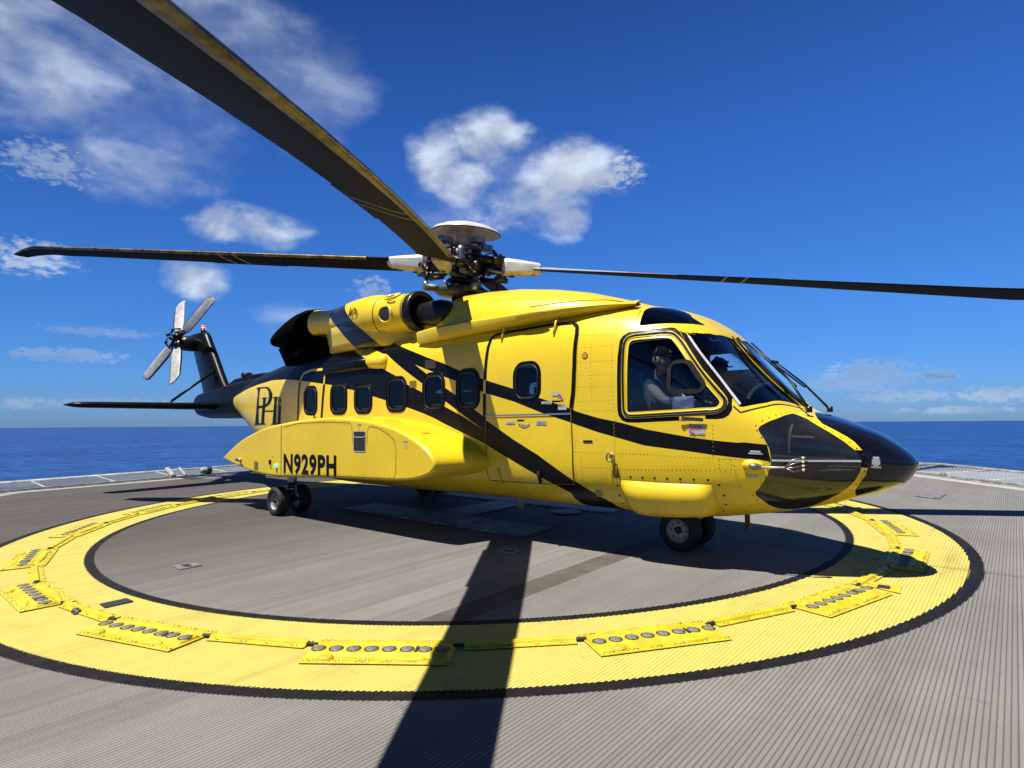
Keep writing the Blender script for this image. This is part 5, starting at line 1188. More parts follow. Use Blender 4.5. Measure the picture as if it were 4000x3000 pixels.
b.box((6.96, -.33, 1.86), (.02, .15, .30), 'panelgrey'); b.box((6.975, -.405, 1.88), (.10, .006, .11), 'buff'); b.box((6.965, -.405, 1.76), (.09, .006, .05), 'buff'); b.box((7.14, -.405, 1.77), (.07, .006, .014), 'white')
b.build('instrument_panel', HELI)
b = MB(); b.box((6.15, 0, 2.58), (.5, .5, .08), 'panelgrey', Matrix.Rotation(R(12), 3, 'Y')); b.box((6.58, -.34, 2.30), (.16, .02, .12), 'panelgrey'); b.tube([(5.70, -.35, 2.36), (6.05, -.50, 2.05), (6.30, -.60, 1.80)], .04, 'seat', 8); b.tube([(5.96, -.92, 1.58), (5.96, -.92, 1.66), (5.98, -.92, 1.70)], [.012, .012, .03], 'cream', 8); b.tube([(6.20, -.92, 1.56), (6.18, -.92, 1.68)], .012, 'red', 6); b.tube([(6.80, -.85, 1.62), (6.80, -.85, 1.74)], .008, 'metal', 6); b.tube([(6.80, -.85, 1.73), (6.80, -.85, 1.765)], .02, 'red', 8); b.box((6.35, -.96, 1.56), (.8, .04, .05), 'seat'); b.build('cockpit_console', HELI)
for x in (4.62, 3.70, 3.05, 2.42, 1.45, .72):
    b = MB(); b.box((x, -.62, 1.45), (.10, .46, .95), 'seat'); b.box((x+.40*0+.25, -.62, 1.02), (.44, .46, .10), 'seat')
    for y in (-.62,):
        b.loft([[Vector((x+dx+w*t, yy, z)) for t, dx, yy in ((-1, .10, -.98), (1, .10, -.98), (1, .10, -.955), (-1, .10, -.955))] for z, w in ((1.50, .07), (1.70, .085), (1.80, .12), (1.83, .11))], 'headcover'); b.box((x+.10, -.90, 1.62), (.10, .16, .40), 'seat')
    recalc(b.build('cabin_seat', HELI))
WHITEQ = [[(-8.08, 0.039), (-8.03, -0.314), (-7.987, -0.473), (-7.887, -0.148)], [(-7.582, -0.009), (-7.651, -0.235), (-7.469, -0.499), (-7.252, -0.18)], [(-8.094, -0.583), (-8.09, -0.812), (-8.047, -1.116), (-7.913, -0.832)], [(-7.537, -0.584), (-7.62, -0.838), (-7.489, -1.099), (-7.327, -0.803)]]
# ------------------------------------------------------------------ people and the paper
def grow(nodes, links, sub=2):
    me = bpy.data.meshes.new('g'); me.from_pydata([n[0] for n in nodes], links, []); o = bpy.data.objects.new('g', me); COL.objects.link(o)
    sk = o.modifiers.new('skin', 'SKIN'); sk.use_smooth_shade = True
    for i, n in enumerate(nodes):
        d = me.skin_vertices[0].data[i]; d.radius = n[1] if isinstance(n[1], tuple) else (n[1], n[1]); d.use_root = (i == 0)
    ss = o.modifiers.new('sub', 'SUBSURF'); ss.levels = sub; ss.render_levels = sub
    dg = bpy.context.evaluated_depsgraph_get(); r = bpy.data.meshes.new_from_object(o.evaluated_get(dg)); bpy.data.objects.remove(o); return r
def seated_person(y, label, dx=0.0, dz=0.0):
    nodes = []; links = []
    def nd_(x, yy, z, r, par=None):
        nodes.append(((x+dx, y+yy, z+dz), r)); i = len(nodes)-1
        if par is not None: links.append((par, i))
        return i
    pel = nd_(6.10, 0, 1.43, (.135, .15)); wa = nd_(6.07, 0, 1.60, (.115, .14), pel); chs = nd_(6.07, 0, 1.80, (.125, .165), wa); nk0 = nd_(6.09, 0, 1.94, (.075, .09), chs); nk = nd_(6.12, 0, 2.01, .055, nk0)
    jaw = nd_(6.165, 0, 2.085, (.068, .062), nk); hd = nd_(6.165, 0, 2.17, (.096, .074), jaw); tp = nd_(6.15, 0, 2.25, (.070, .058), hd)
    nose = nd_(6.27, 0, 2.14, .014, hd)
    for s in (-1, 1):
        nd_(6.15, s*.088, 2.145, .016, hd)
        sh = nd_(6.09, s*.185, 1.885, .062, chs); el = nd_(6.30, s*.255, 1.70, .046, sh); wr = nd_(6.50, s*.16, 1.675, .031, el); pm = nd_(6.565, s*.145, 1.68, (.022, .036), wr)
        for k, (fl, fy) in enumerate(((.060, -.032), (.072, -.011), (.066, .011), (.052, .030))):
            a = nd_(6.60, s*(.145)+fy, 1.682, .0095, pm); b_ = nd_(6.60+fl*.5, s*.145+fy, 1.675, .0085, a); nd_(6.60+fl*.8, s*.145+fy, 1.652, .0075, b_)
        t1 = nd_(6.565, s*.105, 1.690, .011, pm); nd_(6.605, s*.092, 1.684, .009, t1)
        hp = nd_(6.18, s*.10, 1.42, .085, pel); kn = nd_(6.58, s*.13, 1.47, .068, hp); an = nd_(6.74, s*.12, 1.08, .045, kn); nd_(6.86, s*.12, 1.03, .04, an)
    me = grow(nodes, links)
    for k in ('vest', 'skin', 'shirt', 'trousers', 'matteblack'): me.materials.append(M[k])
    for p in me.polygons:
        c = p.center; x, yy, z = c.x-dx, c.y-y, c.z-dz; k = 0
        if z > 1.985: k = 1
        elif x > 6.36 and z > 1.58: k = 1
        elif abs(yy) > .155 and z > 1.6: k = 2
        elif z < 1.06: k = 4
        elif z < 1.545: k = 3
        p.material_index = k; p.use_smooth = True
    o = bpy.data.objects.new('person', me); COL.objects.link(o); tag(o, label, 'person', 'aircrew in the cockpit')
    b = MB(); C_ = Vector((6.158+dx, y, 2.185+dz)); rings = []
    for i in range(9):
        t = R(-8+12*i); rings.append([C_+Vector((.112*cos(t)*cos(q), .092*cos(t)*sin(q), .012+.108*sin(t))) for q in [2*pi*k/24 for k in range(24)]])
    b.loft(rings, 'cap', False, True); b.loft([[C_+Vector((.10*cos(q), .085*sin(q), z_)) for q in [R(-60+10*k) for k in range(13)]]+[C_+Vector(((.10+.075*cos(q*1.2))*cos(q), .085*sin(q), z_-.018)) for q in [R(60-10*k) for k in range(13)]] for z_ in (.018, .008)], 'cap')
    b.box(C_+Vector((.112, 0, .055)), (.012, .05, .028), 'bladeline'); recalc(b.build('cap', o))
    b = MB()
    for s in (-1, 1): b.lathe([(0, .0), (.035, .0), (.046, .012), (.046, .035), (.032, .046), (0, .046)] if s > 0 else [(0, 0), (.035, 0), (.046, -.012), (.046, -.035), (.032, -.046), (0, -.046)], 'olive', (6.14+dx, y+s*.072, 2.145+dz), 'Y', 18)
    b.tube([(6.14+dx, y+.118*cos(q), 2.15+dz+.160*sin(q)) for q in [R(12*i) for i in range(16)]], .011, 'matteblack', 8); b.tube([(6.16+dx, y-.10, 2.12+dz), (6.23+dx, y-.085, 2.075+dz), (6.27+dx, y-.03, 2.07+dz)], .005, 'matteblack', 6)
    recalc(b.build('headset', o)); return o
seated_person(-.65, 'pilot in dark cap and olive headset, cream sleeve showing behind the side window', .055, 0.0)
seated_person(.50, 'dark capped figure on the far seat, only a head seen through the windshield', .24, -.06)
b = MB(); q = K['ck_paper']; P = [P3(*c, -1, -.035) for c in q]; nx = 6; vs = []
for i in range(nx+1):
    for j in range(nx+1):
        u, v = i/nx, j/nx; a = P[0].lerp(P[1], u); c = P[3].lerp(P[2], u); p = a.lerp(c, v); p.y += .008*sin(u*4+v*2); vs.append(p)
b.add(vs, [(i*(nx+1)+j, (i+1)*(nx+1)+j, (i+1)*(nx+1)+j+1, i*(nx+1)+j+1) for i in range(nx) for j in range(nx)], 'paper')
for u in (.5, .8): b.tube([P[0].lerp(P[1], u).lerp(P[3].lerp(P[2], u), v)+Vector((0, -.004, 0)) for v in (.22, .8)], .0015, 'ink', 4)
for v in (.3, .62): b.tube([P[0].lerp(P[1], u).lerp(P[3].lerp(P[2], u), v)+Vector((0, -.004, 0)) for u in (.5, .8)], .0015, 'ink', 4)
o = b.build('paper_sheet'); so = o.modifiers.new('thick', 'SOLIDIFY'); so.thickness = .001; tag(o, 'white paper sheet with a drawn grid held behind the cockpit side window', 'paper')

# ------------------------------------------------------------------ helideck
RC = Vector((2.3214, 0.5412, 0)); AP = 10.72
def octagon(d, z): return [Vector((RC.x+d/cos(pi/8)*cos(R(22.5+45*i)), RC.y+d/cos(pi/8)*sin(R(22.5+45*i)), z)) for i in range(8)]
m = Mat('deck_planks'); x, y, z = m.xyz()
dx = m.f('SUBTRACT', x, RC.x); dy = m.f('SUBTRACT', y, RC.y)
PT = 0.0275
ph = m.f('FRACT', m.f('DIVIDE', x, PT))                                   # ribs run across the deck (along y)
tri = m.f('ABSOLUTE', m.f('SUBTRACT', ph, 0.5))                            # 0.5 in the groove, 0 on the crest
wob = m.f('MULTIPLY', m.f('SUBTRACT', m.noise(60, 2), 0.5), 0.03)
r = m.f('ADD', m.f('SQRT', m.f('ADD', m.f('MULTIPLY', dx, dx), m.f('MULTIPLY', dy, dy))), m.f('ADD', m.f('MULTIPLY', tri, 0.028), wob))
ye = m.f('MULTIPLY', m.rng(r, 5.355, 5.361), m.rng(r, 6.411, 6.405, 0, 1)); ye = m.f('MULTIPLY', m.f('GREATER_THAN', r, 5.36), m.f('LESS_THAN', r, 6.41))
bk = m.f('MULTIPLY', m.f('GREATER_THAN', r, 5.265), m.f('LESS_THAN', r, 6.525))
n1 = m.noise(0.55, 5, 0.6); n2 = m.noise(3.0, 6, 0.65); n3 = m.noise(90, 3, 0.7); n4 = m.noise(14, 5, 0.7)
wn = m.n('ShaderNodeTexWhiteNoise', noise_dimensions='1D'); m.put(m.f('FLOOR', m.f('DIVIDE', x, PT*10)), wn.inputs['W'])
wn2 = m.n('ShaderNodeTexWhiteNoise', noise_dimensions='1D'); m.put(m.f('FLOOR', m.f('DIVIDE', x, PT)), wn2.inputs['W'])
grey = m.mix(m.rng(n1, 0.35, 0.65), (0.152, 0.146, 0.134), (0.185, 0.178, 0.165))
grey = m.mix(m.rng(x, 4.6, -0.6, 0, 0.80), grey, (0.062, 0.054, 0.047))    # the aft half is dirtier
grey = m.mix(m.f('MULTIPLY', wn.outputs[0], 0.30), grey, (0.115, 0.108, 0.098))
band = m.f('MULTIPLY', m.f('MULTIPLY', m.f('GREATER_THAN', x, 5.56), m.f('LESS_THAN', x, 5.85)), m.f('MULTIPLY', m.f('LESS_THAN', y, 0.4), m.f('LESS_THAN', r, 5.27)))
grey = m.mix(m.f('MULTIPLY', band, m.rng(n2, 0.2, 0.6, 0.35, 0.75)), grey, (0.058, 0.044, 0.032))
yel = m.mix(m.rng(n2, 0.45, 0.75), (0.43, 0.365, 0.085), (0.37, 0.31, 0.078))
yel = m.mix(m.f('MULTIPLY', m.rng(n4, 0.62, 0.80), 0.75), yel, (0.10, 0.09, 0.06))
blk = m.mix(m.rng(n4, 0.4, 0.8), (0.0035, 0.0037, 0.005), (0.010, 0.010, 0.012))
col = m.mix(bk, grey, blk); col = m.mix(ye, col, yel)
# white edge line round the octagon
od = None
for a in range(4):
    ca, sa = cos(R(45*a)), sin(R(45*a)); v = m.f('ABSOLUTE', m.f('ADD', m.f('MULTIPLY', dx, ca), m.f('MULTIPLY', dy, sa))); od = v if od is None else m.f('MAXIMUM', od, v)
wl = m.f('MULTIPLY', m.f('GREATER_THAN', od, 10.27), m.f('LESS_THAN', od, 10.62)); col = m.mix(wl, col, m.mix(m.rng(n2, .4, .8), (.36, .355, .34), (.26, .25, .23)))
# plank seam with its weld along x
sm = m.f('MULTIPLY', m.rng(m.f('ABSOLUTE', m.f('SUBTRACT', y, 0.655)), 0.016, 0.008), 0.75); col = m.mix(sm, col, (0.018, 0.016, 0.014))
sm2 = m.f('MULTIPLY', m.rng(m.f('ABSOLUTE', m.f('SUBTRACT', y, 0.72)), 0.012, 0.006), 0.4); col = m.mix(sm2, col, (0.03, 0.026, 0.023))
# groove shade painted into the colour, broken into short dashes, and speckle
dash = m.f('FRACT', m.f('ADD', m.f('DIVIDE', y, 0.026), m.f('MULTIPLY', wn2.outputs[0], 7)))
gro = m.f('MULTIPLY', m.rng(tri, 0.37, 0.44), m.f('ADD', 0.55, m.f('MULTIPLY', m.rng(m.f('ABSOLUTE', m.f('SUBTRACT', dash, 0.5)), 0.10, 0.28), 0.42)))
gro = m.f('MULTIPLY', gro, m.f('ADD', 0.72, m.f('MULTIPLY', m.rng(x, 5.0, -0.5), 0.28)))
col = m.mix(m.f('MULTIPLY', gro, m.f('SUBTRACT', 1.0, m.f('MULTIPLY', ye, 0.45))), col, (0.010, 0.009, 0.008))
col = m.mix(m.rng(n3, 0.50, 0.85, 0.0, 0.45), col, (0.035, 0.031, 0.027)); col = m.mix(m.f('MULTIPLY', m.rng(n3, 0.42, 0.22, 0.0, 0.28), m.f('SUBTRACT', 1.0, m.f('MULTIPLY', bk, 0.8))), col, (0.26, 0.25, 0.24))
st = m.noise(0.9, 6, 0.7, stretch=(2.4, 0.30, 1)); col = m.mix(m.f('MULTIPLY', m.rng(st, 0.52, 0.78), 0.38), col, (0.042, 0.035, 0.026))
pj = m.f('FRACT', m.f('DIVIDE', x, PT*10)); col = m.mix(m.f('MULTIPLY', m.rng(m.f('ABSOLUTE', m.f('SUBTRACT', pj, 0.5)), 0.478, 0.49), m.rng(x, 5.5, 1.0, 0.10, 0.5)), col, (0.010, 0.009, 0.008))
col = m.mix(m.f('MULTIPLY', m.f('MULTIPLY', wn2.outputs[0], m.rng(x, 6.5, 0.0, 0.10, 0.42)), m.f('SUBTRACT', 1.0, ye)), col, (0.030, 0.026, 0.022))
spk = m.rng(m.noise(320, 2), 0.66, 0.72); col = m.mix(m.f('MULTIPLY', spk, m.f('SUBTRACT', 0.5, m.f('MULTIPLY', bk, 0.4))), col, (0.30, 0.29, 0.27))
scuff = m.noise(2.2, 7, 0.75, stretch=(0.5, 3.0, 1)); col = m.mix(m.f('MULTIPLY', m.rng(scuff, 0.60, 0.72), 0.42), col, (0.030, 0.026, 0.022)); col = m.mix(m.f('MULTIPLY', m.rng(scuff, 0.36, 0.26, 0, 0.30), m.f('SUBTRACT', 1.0, bk)), col, (0.21, 0.20, 0.185))
hgt = m.f('ADD', m.f('MULTIPLY', m.rng(tri, 0.15, 0.5, 1, 0), 1.0), m.f('MULTIPLY', n3, 0.35))
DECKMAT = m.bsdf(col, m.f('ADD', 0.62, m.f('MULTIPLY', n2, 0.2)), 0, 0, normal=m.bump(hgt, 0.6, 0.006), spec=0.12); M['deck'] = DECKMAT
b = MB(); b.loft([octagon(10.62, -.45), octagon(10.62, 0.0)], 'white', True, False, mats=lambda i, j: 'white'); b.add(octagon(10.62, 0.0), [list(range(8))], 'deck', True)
for f_ in range(len(b.flat)): b.flat[f_] = True
deck = b.build('helideck'); tag(deck, 'ribbed grey helideck floor with a yellow landing ring', None, None, 'structure')
# gutter and coaming round the edge
b = MB(); o8 = lambda d, z: octagon(d, z)
b.loft([o8(10.625, -.05), o8(10.625, .02), o8(10.66, .02), o8(10.66, -.06), o8(10.88, -.06), o8(10.88, .03), o8(10.94, .03), o8(10.94, -.35), o8(10.63, -.35)], 'tube', False, False)
for f_ in range(len(b.flat)): b.flat[f_] = True
tag(recalc(b.build('deck_edge_gutter')), 'pale metal drainage gutter running round the edge of the helideck', 'gutter')
# safety nets on the four sides that are in view
LBL = {4: 'wire safety net with pale tube along the left edge of the deck', 3: 'wire safety net behind the helicopter tail, along the far left edge', 2: 'wire safety net along the far edge, hidden behind the helicopter body', 1: 'wire safety net with pale tube to the right of the helicopter nose'}
for side, lb in LBL.items():
    a = R(45*side); nv = Vector((cos(a), sin(a), 0)); tv = Vector((-sin(a), cos(a), 0)); D0, D1 = 10.97, 12.62; L0 = D0*math.tan(pi/8); L1 = D1*math.tan(pi/8)
    Q = lambda d, t, zz=None: RC+nv*d+tv*t+Vector((0, 0, (0.0+(d-D0)/(D1-D0)*.05) if zz is None else zz))
    net = empty('safety_net', Q(D0, 0), lb, 'safety net', 'safety nets round the helideck')
    b = MB(); b.tube([Q(D1, -L1), Q(D1, L1)], .055, 'tube', 10); b.tube([Q(D0, -L0), Q(D0, L0)], .025, 'tube', 8)
    for t in (-1, 1): b.tube([Q(D0, t*L0), Q(D1, t*L1)], .035, 'tube', 8)
    for t in [-3.6+1.45*i for i in range(6)]: b.tube([Q(D0-.05, t, -.02), Q(D1, t)], .03, 'tube', 8)
    recalc(b.build('net_frame', net))
    b = MB(); sp = .10; n = int((2*L1+2)/sp)
    def wire(p, q_):
        # clip the wire to the trapezoid
        out = []
        for k in range(13):
            w = k/12; d = D0+(D1-D0)*w; t = p+(q_-p)*w; lim = L0+(L1-L0)*w
            if abs(t) <= lim: out.append((d, t))
        if len(out) > 1:
            vs = []
            for (d, t) in (out[0], out[-1]):
                c = Q(d, t)-Vector((0, 0, .06*sin(pi*(d-D0)/(D1-D0)))); h = .005
                vs += [c+tv*h, c-tv*h, c+Vector((0, 0, h*1.4))]
            b.add(vs, [(0, 1, 4, 3), (1, 2, 5, 4), (2, 0, 3, 5)], 'net', True)
    for i in range(n+1):
        t = -L1-1+i*sp; wire(t, t+1.65); wire(t, t-1.65)
    b.build('wire_mesh', net)
# small fittings on the deck edge
def edge_lamp(side, t, lb):
    a = R(45*side); nv = Vector((cos(a), sin(a), 0)); tv = Vector((-sin(a), cos(a), 0)); p = RC+nv*10.78+tv*t
    b = MB(); rt = Matrix.Rotation(a, 3, 'Z'); b.box(p+Vector((0, 0, -.02)), (.20, .26, .06), 'tube', rt); b.lathe([(0, .10), (.05, .095), (.07, .06), (.075, .01)], 'lens', p, 'Z', 16); b.box(p+nv*.09+Vector((0, 0, .03)), (.03, .20, .08), 'white', rt)
    o = b.build('edge_lamp'); edge_bevel(o, .008); tag(o, lb, 'deck lamp', 'lamps along the deck edge')
edge_lamp(4, -2.35, 'low pale lamp on the left deck edge, midway along the visible net'); edge_lamp(4, -4.2, 'low pale lamp at the left border of the picture on the deck edge'); edge_lamp(1, 3.05, 'low pale lamp on the deck edge right of the black nose'); edge_lamp(1, .62, 'low pale lamp at the right border of the picture on the deck edge')
b = MB(); p = Vector((-8.72, -.30, .10))
b.tube([p+Vector((.35, -.1, -.06)), p+Vector((-.35, -.02, .10))], .07, 'tube', 12); b.tube([p+Vector((.38, .2, -.06)), p+Vector((-.35, .30, .10))], .045, 'tube', 10); b.box(p+Vector((.25, .05, -.08)), (.2, .4, .06), 'tube'); o = recalc(b.build('pipe_pair')); tag(o, 'two pale pipes lying side by side on the deck edge below the tail', 'pipes')
b = MB(); p = Vector((-8.62, .55, .0)); b.tube([p+Vector((0, 0, -.05)), p+Vector((0, 0, .08))], .03, 'darkmetal', 10); b.lathe([(0, -.16), (.07, -.16), (.09, -.12), (.095, -.01)], 'tube', p+Vector((0, 0, .13)), 'Y', 18); b.lathe([(.095, -.01), (.10, 0), (.10, .12), (.07, .14), (0, .14)], 'swash', p+Vector((0, 0, .13)), 'Y', 18); o = recalc(b.build('floodlight')); tag(o, 'round grey deck floodlight on its stand under the tail stabilizer', 'floodlight')

# dark sheet painted in as the tail's shadow, with white shapes, far left edge
b = MB(); b.add([Vector((x, -y, .004)) for x, y in ((-8.50, .28), (-7.45, .28), (-7.60, -2.6), (-8.50, -2.6))], [(3, 2, 1, 0)], 'slot', True)
for q in WHITEQ: b.add([Vector((x, -y, .008)) for x, y in q], [(0, 1, 2, 3)], 'hwhite', True)
for f_ in b.f[:]:
    p_ = [Vector(b.v[i]) for i in f_]
    if (p_[1]-p_[0]).cross(p_[2]-p_[1]).z < 0: f_.reverse()
tag(b.build('tail_shadow_sheet'), 'black sheet painted in as tail shadow with white shapes on the deck edge below the tail', 'deck paint')
# ------------------------------------------------------------------ ring of light panels
def bumpstrip(b, path, w0, w1, h, mat, zb):
    pass
def light_panel():
    t = bpy.data.objects.new('light_panel', None); COL.objects.link(t); t.empty_display_size = .2
    Lh, Wi, Wo = .485, -.195, .195; b = MB(); z0, z1, z2 = .006, .013, .032
    # tapered plate: x tangential, y radial (outwards), with a raised lamp ridge
    outl = lambda k, z, yy0, yy1: [Vector((-Lh*k, yy0, z)), Vector((Lh*k, yy0, z)), Vector((Lh*k*1.02, yy1, z)), Vector((-Lh*k*1.02, yy1, z))]
    b.loft([outl(1.0, z0, Wi, Wo), outl(1.0, z1, Wi, Wo), outl(.99, z1+.002, Wi+.012, Wo-.012)], 'panel', True, True)
    b.loft([outl(.97, z1, -.115, .085), outl(.95, z2, -.075, .045)], 'panel', False, True)
    for cx_, cy_, l_, w_ in ((-.26, .10, .20, .035), (.22, -.13, .22, .03), (.05, .10, .62, .028), (-.33, -.13, .10, .03)):
        b.loft([[Vector((cx_+l_/2*k*cos(q)*(1 if abs(cos(q)) > .5 else .9), cy_+w_*k*sin(q)*1.4, z)) for q in [2*pi*i/12 for i in range(12)]] for k, z in ((1.15, z1), (1.0, z1+.014), (.72, z1+.022))], 'panel', False, True)
    for yy in (Wi+.028, Wo-.028):
        for i in range(6):
            xx = -.43+.172*i
            for ddx in (-.028, -.008, .012, .03):
                b.add([Vector((xx+ddx+.0065*cos(q), yy+(.009 if ddx in (-.008, .03) else -.007)+.0065*sin(q), z1+.0025)) for q in [pi/3*k for k in range(6)]], [list(range(6))], 'slot', True)
            b.add([Vector((xx+.046+.010*cos(q), yy+.010*sin(q), z1+.003)) for q in [pi/3*k for k in range(6)]]+[Vector((xx+.046, yy, z1+.009))], [(k, (k+1) % 6, 6) for k in range(6)], 'metal')
    for xx in (-.185, .245): b.box((xx, -.015, z2+.001), (.022, .095, .006), 'slot')
    o = b.build('base_plate', t)
    for f_ in o.data.polygons: f_.use_smooth = False
    edge_bevel(o, .006)
    b = MB(); b.lathe([(.0, .006), (.020, .005), (.036, .001), (.041, -.004)], 'lens', (0, 0, z2+.004), 'Z', 20); b.lathe([(.040, .0005), (.049, .0005)], 'slot', (0, 0, z2+.002), 'Z', 20)
    first = None
    for i in range(8):
        xx = -.42+.12*i
        if first is None: first = recalc(b.build('lens', t)); l = first
        else: l = first.copy(); COL.objects.link(l); l.parent = t; l.matrix_parent_inverse = first.matrix_parent_inverse
        l.location = (xx, -.015, 0)
    return t
def cable_cover():
    b = MB(); Lh = .385; pr = [(-.068, .004), (-.068, .014), (-.036, .014), (-.026, .034), (.014, .034), (.026, .014), (.068, .014), (.068, .004)]
    b.loft([[Vector((x_, yy, zz)) for yy, zz in pr] for x_ in (-Lh, Lh)], 'panel')
    for f_ in range(len(b.flat)): b.flat[f_] = True
    for s_ in (-.052, .048):
        for i in range(4):
            for ddx in (-.022, 0, .022): b.add([Vector((-.3+.2*i+ddx+.006*cos(q), s_+(.006 if ddx else -.004)+.006*sin(q), .0168)) for q in [pi/3*k for k in range(6)]], [list(range(6))], 'slot', True)
    for s_ in (-1, 1): b.tube([(s_*(Lh-.005), -.006, .018), (s_*(Lh+.075), -.010, .018)], .014, 'slot', 8)
    o = recalc(b.build('cable_cover')); edge_bevel(o, .004); return o
pp = light_panel(); cp = cable_cover()
PL = {-3: 'farthest of the yellow light panels to the right, just below the black nose', -2: 'yellow light panel on the far right of the ring in full sun', -1: 'yellow light panel half covered by the pointed shadow of the nose', 0: 'yellow light panel on the ring with a pale cover plate at its far end', 1: 'yellow light panel on the near ring, first to the right of the rotor blade shadow', 2: 'yellow light panel on the near ring, crossed by the rotor blade shadow', 3: 'yellow light panel on the near ring, first to the left of the blade shadow', 4: 'yellow light panel at the left border of the picture, nearer of the two there', 5: 'yellow light panel at the left end of the ring, beside the picture border', 6: 'yellow light panel on the far left curve of the ring, seen at a low angle', 7: 'thin looking yellow light panel on the far left, crossed by the stabilizer shadow side', 8: 'yellow light panel far back on the ring, left of the main wheels', 9: 'yellow light panel far back on the ring, in shade behind the main wheels'}
CL = {-3: 'short yellow cable cover on the far right of the ring below the nose', -2: 'short yellow cable cover between the two sunlit light panels right of the nose', -1: 'short yellow cable cover lying in the tip of the nose shadow', 0: 'long yellow cable cover between the two light panels right of the blade shadow', 1: 'yellow cable cover on the near ring, half in the rotor blade shadow', 2: 'yellow cable cover on the near ring, left of the blade shadow', 3: 'yellow cable cover with a black plate and two grey pads beside it', 4: 'short yellow cable cover at the left, pointing towards the camera', 5: 'yellow cable cover on the left curve of the ring, beyond the left end panel', 6: 'yellow cable cover on the far left curve, between low angled light panels', 7: 'yellow cable cover far left on the ring, touched by a blade shadow', 8: 'yellow cable cover far back on the ring, left of the main wheels'}
def put(o, ang, rad):
    a = R(ang); o.location = (RC.x+rad*cos(a), RC.y-rad*sin(a), 0); o.rotation_euler = (0, 0, -a-pi/2+pi)
for k, lb in PL.items():
    if k == -3: t = pp
    else:
        t = pp.copy(); COL.objects.link(t)
        for ch_ in pp.children: c = ch_.copy(); COL.objects.link(c); c.parent = t; c.matrix_parent_inverse = ch_.matrix_parent_inverse
    put(t, 16.2+18.42*k, 5.865); tag(t, lb, 'light panel', 'ring of landing light panels')
for k, lb in CL.items():
    c = cp if k == -3 else cp.copy()
    if k != -3: COL.objects.link(c)
    put(c, 16.2+18.42*(k+.5), 5.765); tag(c, lb, 'cable cover', 'cable covers between the light panels')
# H marking: raised pale panels with a drilled rim
hm = empty('heliport_marking', (2.2, .69, 0), 'pale letter H of raised panels on the deck under the helicopter', 'deck marking')
def hpanel(name, x0, x1, y0, y1):
    b = MB(); b.loft([[Vector((x, y, z)) for x, y in ((x0+i, y0+i), (x1-i, y0+i), (x1-i, y1-i), (x0+i, y1-i))] for i, z in ((0, .004), (0, .018), (.012, .022))], 'hwhite', False, True)
    nx_ = int((x1-x0)/.16)
    for i in range(nx_):
        for yy in (y0+.05, y1-.05): b.box((x0+.08+(x1-x0-.16)*i/max(nx_-1, 1), yy, .0225), (.06, .022, .003), 'slot')
    o = b.build(name, hm)
    for f_ in o.data.polygons: f_.use_smooth = False
hpanel('leg_panel', .22, 4.20, -.74, -.02); hpanel('leg_panel', .22, 4.20, 1.46, 2.04); hpanel('cross_panel', 1.84, 2.55, -.015, 1.455)
# recessed tie-down points, plates and pads
def socket(x, y, lb, w=.25, d=.215):
    b = MB(); hx, hy = w/2, d/2; ix, iy = w*.30, d*.16
    ring = lambda a, c, z: [Vector((x-a, y-c, z)), Vector((x+a, y-c, z)), Vector((x+a, y+c, z)), Vector((x-a, y+c, z))]
    b.loft([ring(hx, hy, .002), ring(hx, hy, .010), ring(ix, iy, .010)], 'plate', False, False); b.add(ring(ix, iy, .006), [(0, 1, 2, 3)], 'slot', True)
    for f_ in range(len(b.flat)): b.flat[f_] = True
    tag(recalc(b.build('tie_down_socket')), lb, 'tie-down', 'tie-down points in the deck')
socket(2.28, -4.03, 'pale square tie-down socket with a dark slot, on sunlit deck inside the ring'); socket(4.62, -1.43, 'square tie-down socket lying in the rotor blade shadow beside the helicopter')
b = MB(); b.lathe([(0, .035), (.10, .03), (.22, .026), (.24, .022)], 'disc', (3.60, 1.15, 0), 'Z', 24); tag(recalc(b.build('deck_disc')), 'low round pale disc on the deck under the belly aerial', 'disc')
b = MB(); b.loft([[Vector((x, y, z)) for x, y in ((3.10, -5.03), (3.25, -5.03), (3.25, -4.82), (3.10, -4.83))] for z in (.003, .012)], 'slot'); tag(recalc(b.build('black_plate')), 'small black rectangular plate on the yellow ring at the left', 'plate')
b = MB()
for x_ in (3.165, 3.225): b.lathe([(0, .035), (.018, .033), (.028, .02), (.032, .003)], 'swash', (x_, -5.215, 0), 'Z', 12)
tag(recalc(b.build('rubber_pads')), 'two small grey rubber pads next to a cable cover at the left', 'pads')
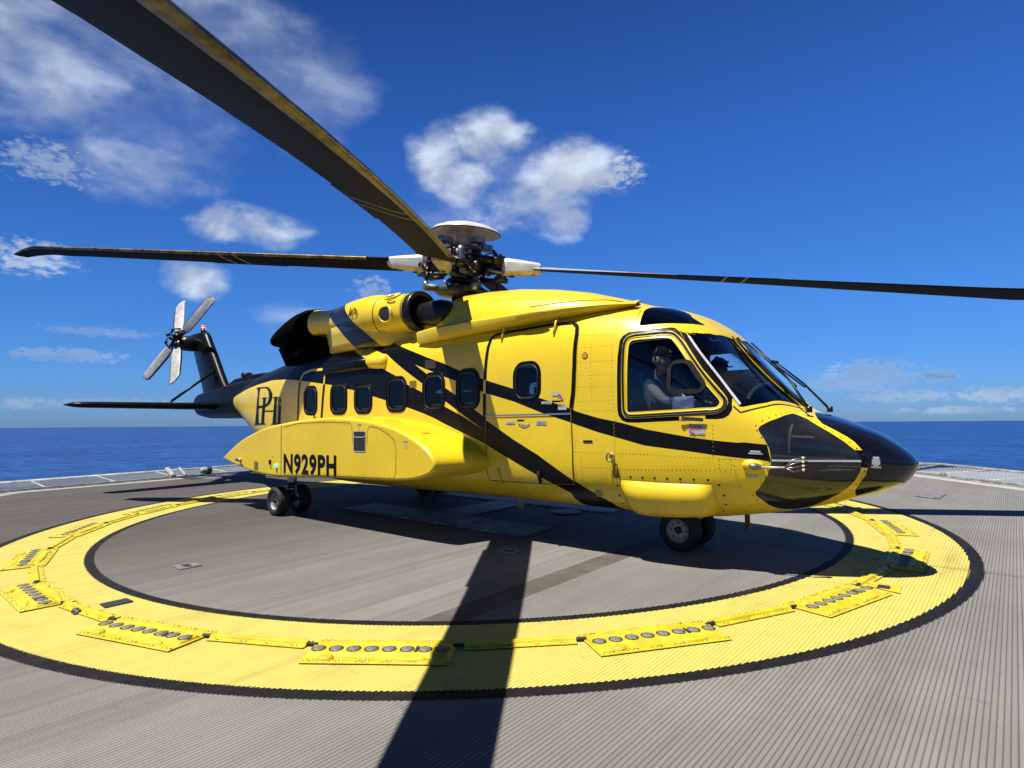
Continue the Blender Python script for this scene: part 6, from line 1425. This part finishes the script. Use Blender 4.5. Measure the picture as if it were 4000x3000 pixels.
b = MB(); b.loft([[Vector((x, y, z)) for x, y in ((8.05, -.36), (8.30, -.37), (8.32, -.61), (8.06, -.52))] for z in (.003, .012)], 'panel'); b.loft([[Vector((x, y, z)) for x, y in ((8.135, -.435), (8.225, -.435), (8.235, -.545), (8.14, -.555))] for z in (.0125, .015)], 'slot'); tag(recalc(b.build('cover_plate')), 'pale yellow cover plate with a black opening, at the end of a light panel', 'plate')
b = MB(); b.loft([[Vector((x, y, z)) for x, y in ((7.70, 6.2), (8.05, 6.05), (8.10, 6.75), (7.78, 6.8))] for z in (.003, .02)], 'plate'); tag(recalc(b.build('deck_hatch')), 'flat grey hatch plate on the far deck right of the nose', 'hatch')

# ------------------------------------------------------------------ sea
m = Mat('sea_water'); co = m.co()
w1 = m.noise(0.045, 8, 0.62, co, (1, 1.9, 1)); w2 = m.noise(0.25, 6, 0.6, co, (1, 1.5, 1)); w3 = m.noise(0.006, 4, 0.5, co, (1, 1.6, 1))
h_ = m.f('ADD', m.f('MULTIPLY', w1, 1.0), m.f('MULTIPLY', w2, 0.4))
scol = m.mix(m.rng(w3, 0.35, 0.65), (0.006, 0.040, 0.150), (0.009, 0.055, 0.19)); scol = m.mix(m.rng(w1, 0.44, 0.60, 0, 0.75), scol, (0.003, 0.020, 0.085))
scol = m.mix(m.rng(w2, 0.70, 0.78, 0, 0.25), scol, (0.10, 0.15, 0.24))
M['sea'] = m.bsdf(scol, 0.55, 0, 0, normal=m.bump(h_, 0.6, 1.2), spec=0.22)
b = MB(); n = 128; rad = [0, 40, 120, 400, 1500, 6000, 18000]; vs = [Vector((0, 0, 0))]
for r_ in rad[1:]: vs += [Vector((r_*cos(2*pi*k/n), r_*sin(2*pi*k/n), 0)) for k in range(n)]
fs = [(0, 1+k, 1+(k+1) % n) for k in range(n)]
for i in range(len(rad)-2):
    for k in range(n): a = 1+i*n; fs.append((a+k, a+n+k, a+n+(k+1) % n, a+(k+1) % n))
b.add(vs, fs, 'sea', True); sea = b.build('sea'); sea.location = (0, 0, -26); sea.rotation_euler = SEA_N.to_track_quat('Z', 'Y').to_euler(); tag(sea, 'deep blue open sea reaching to the horizon', None, None, 'structure')
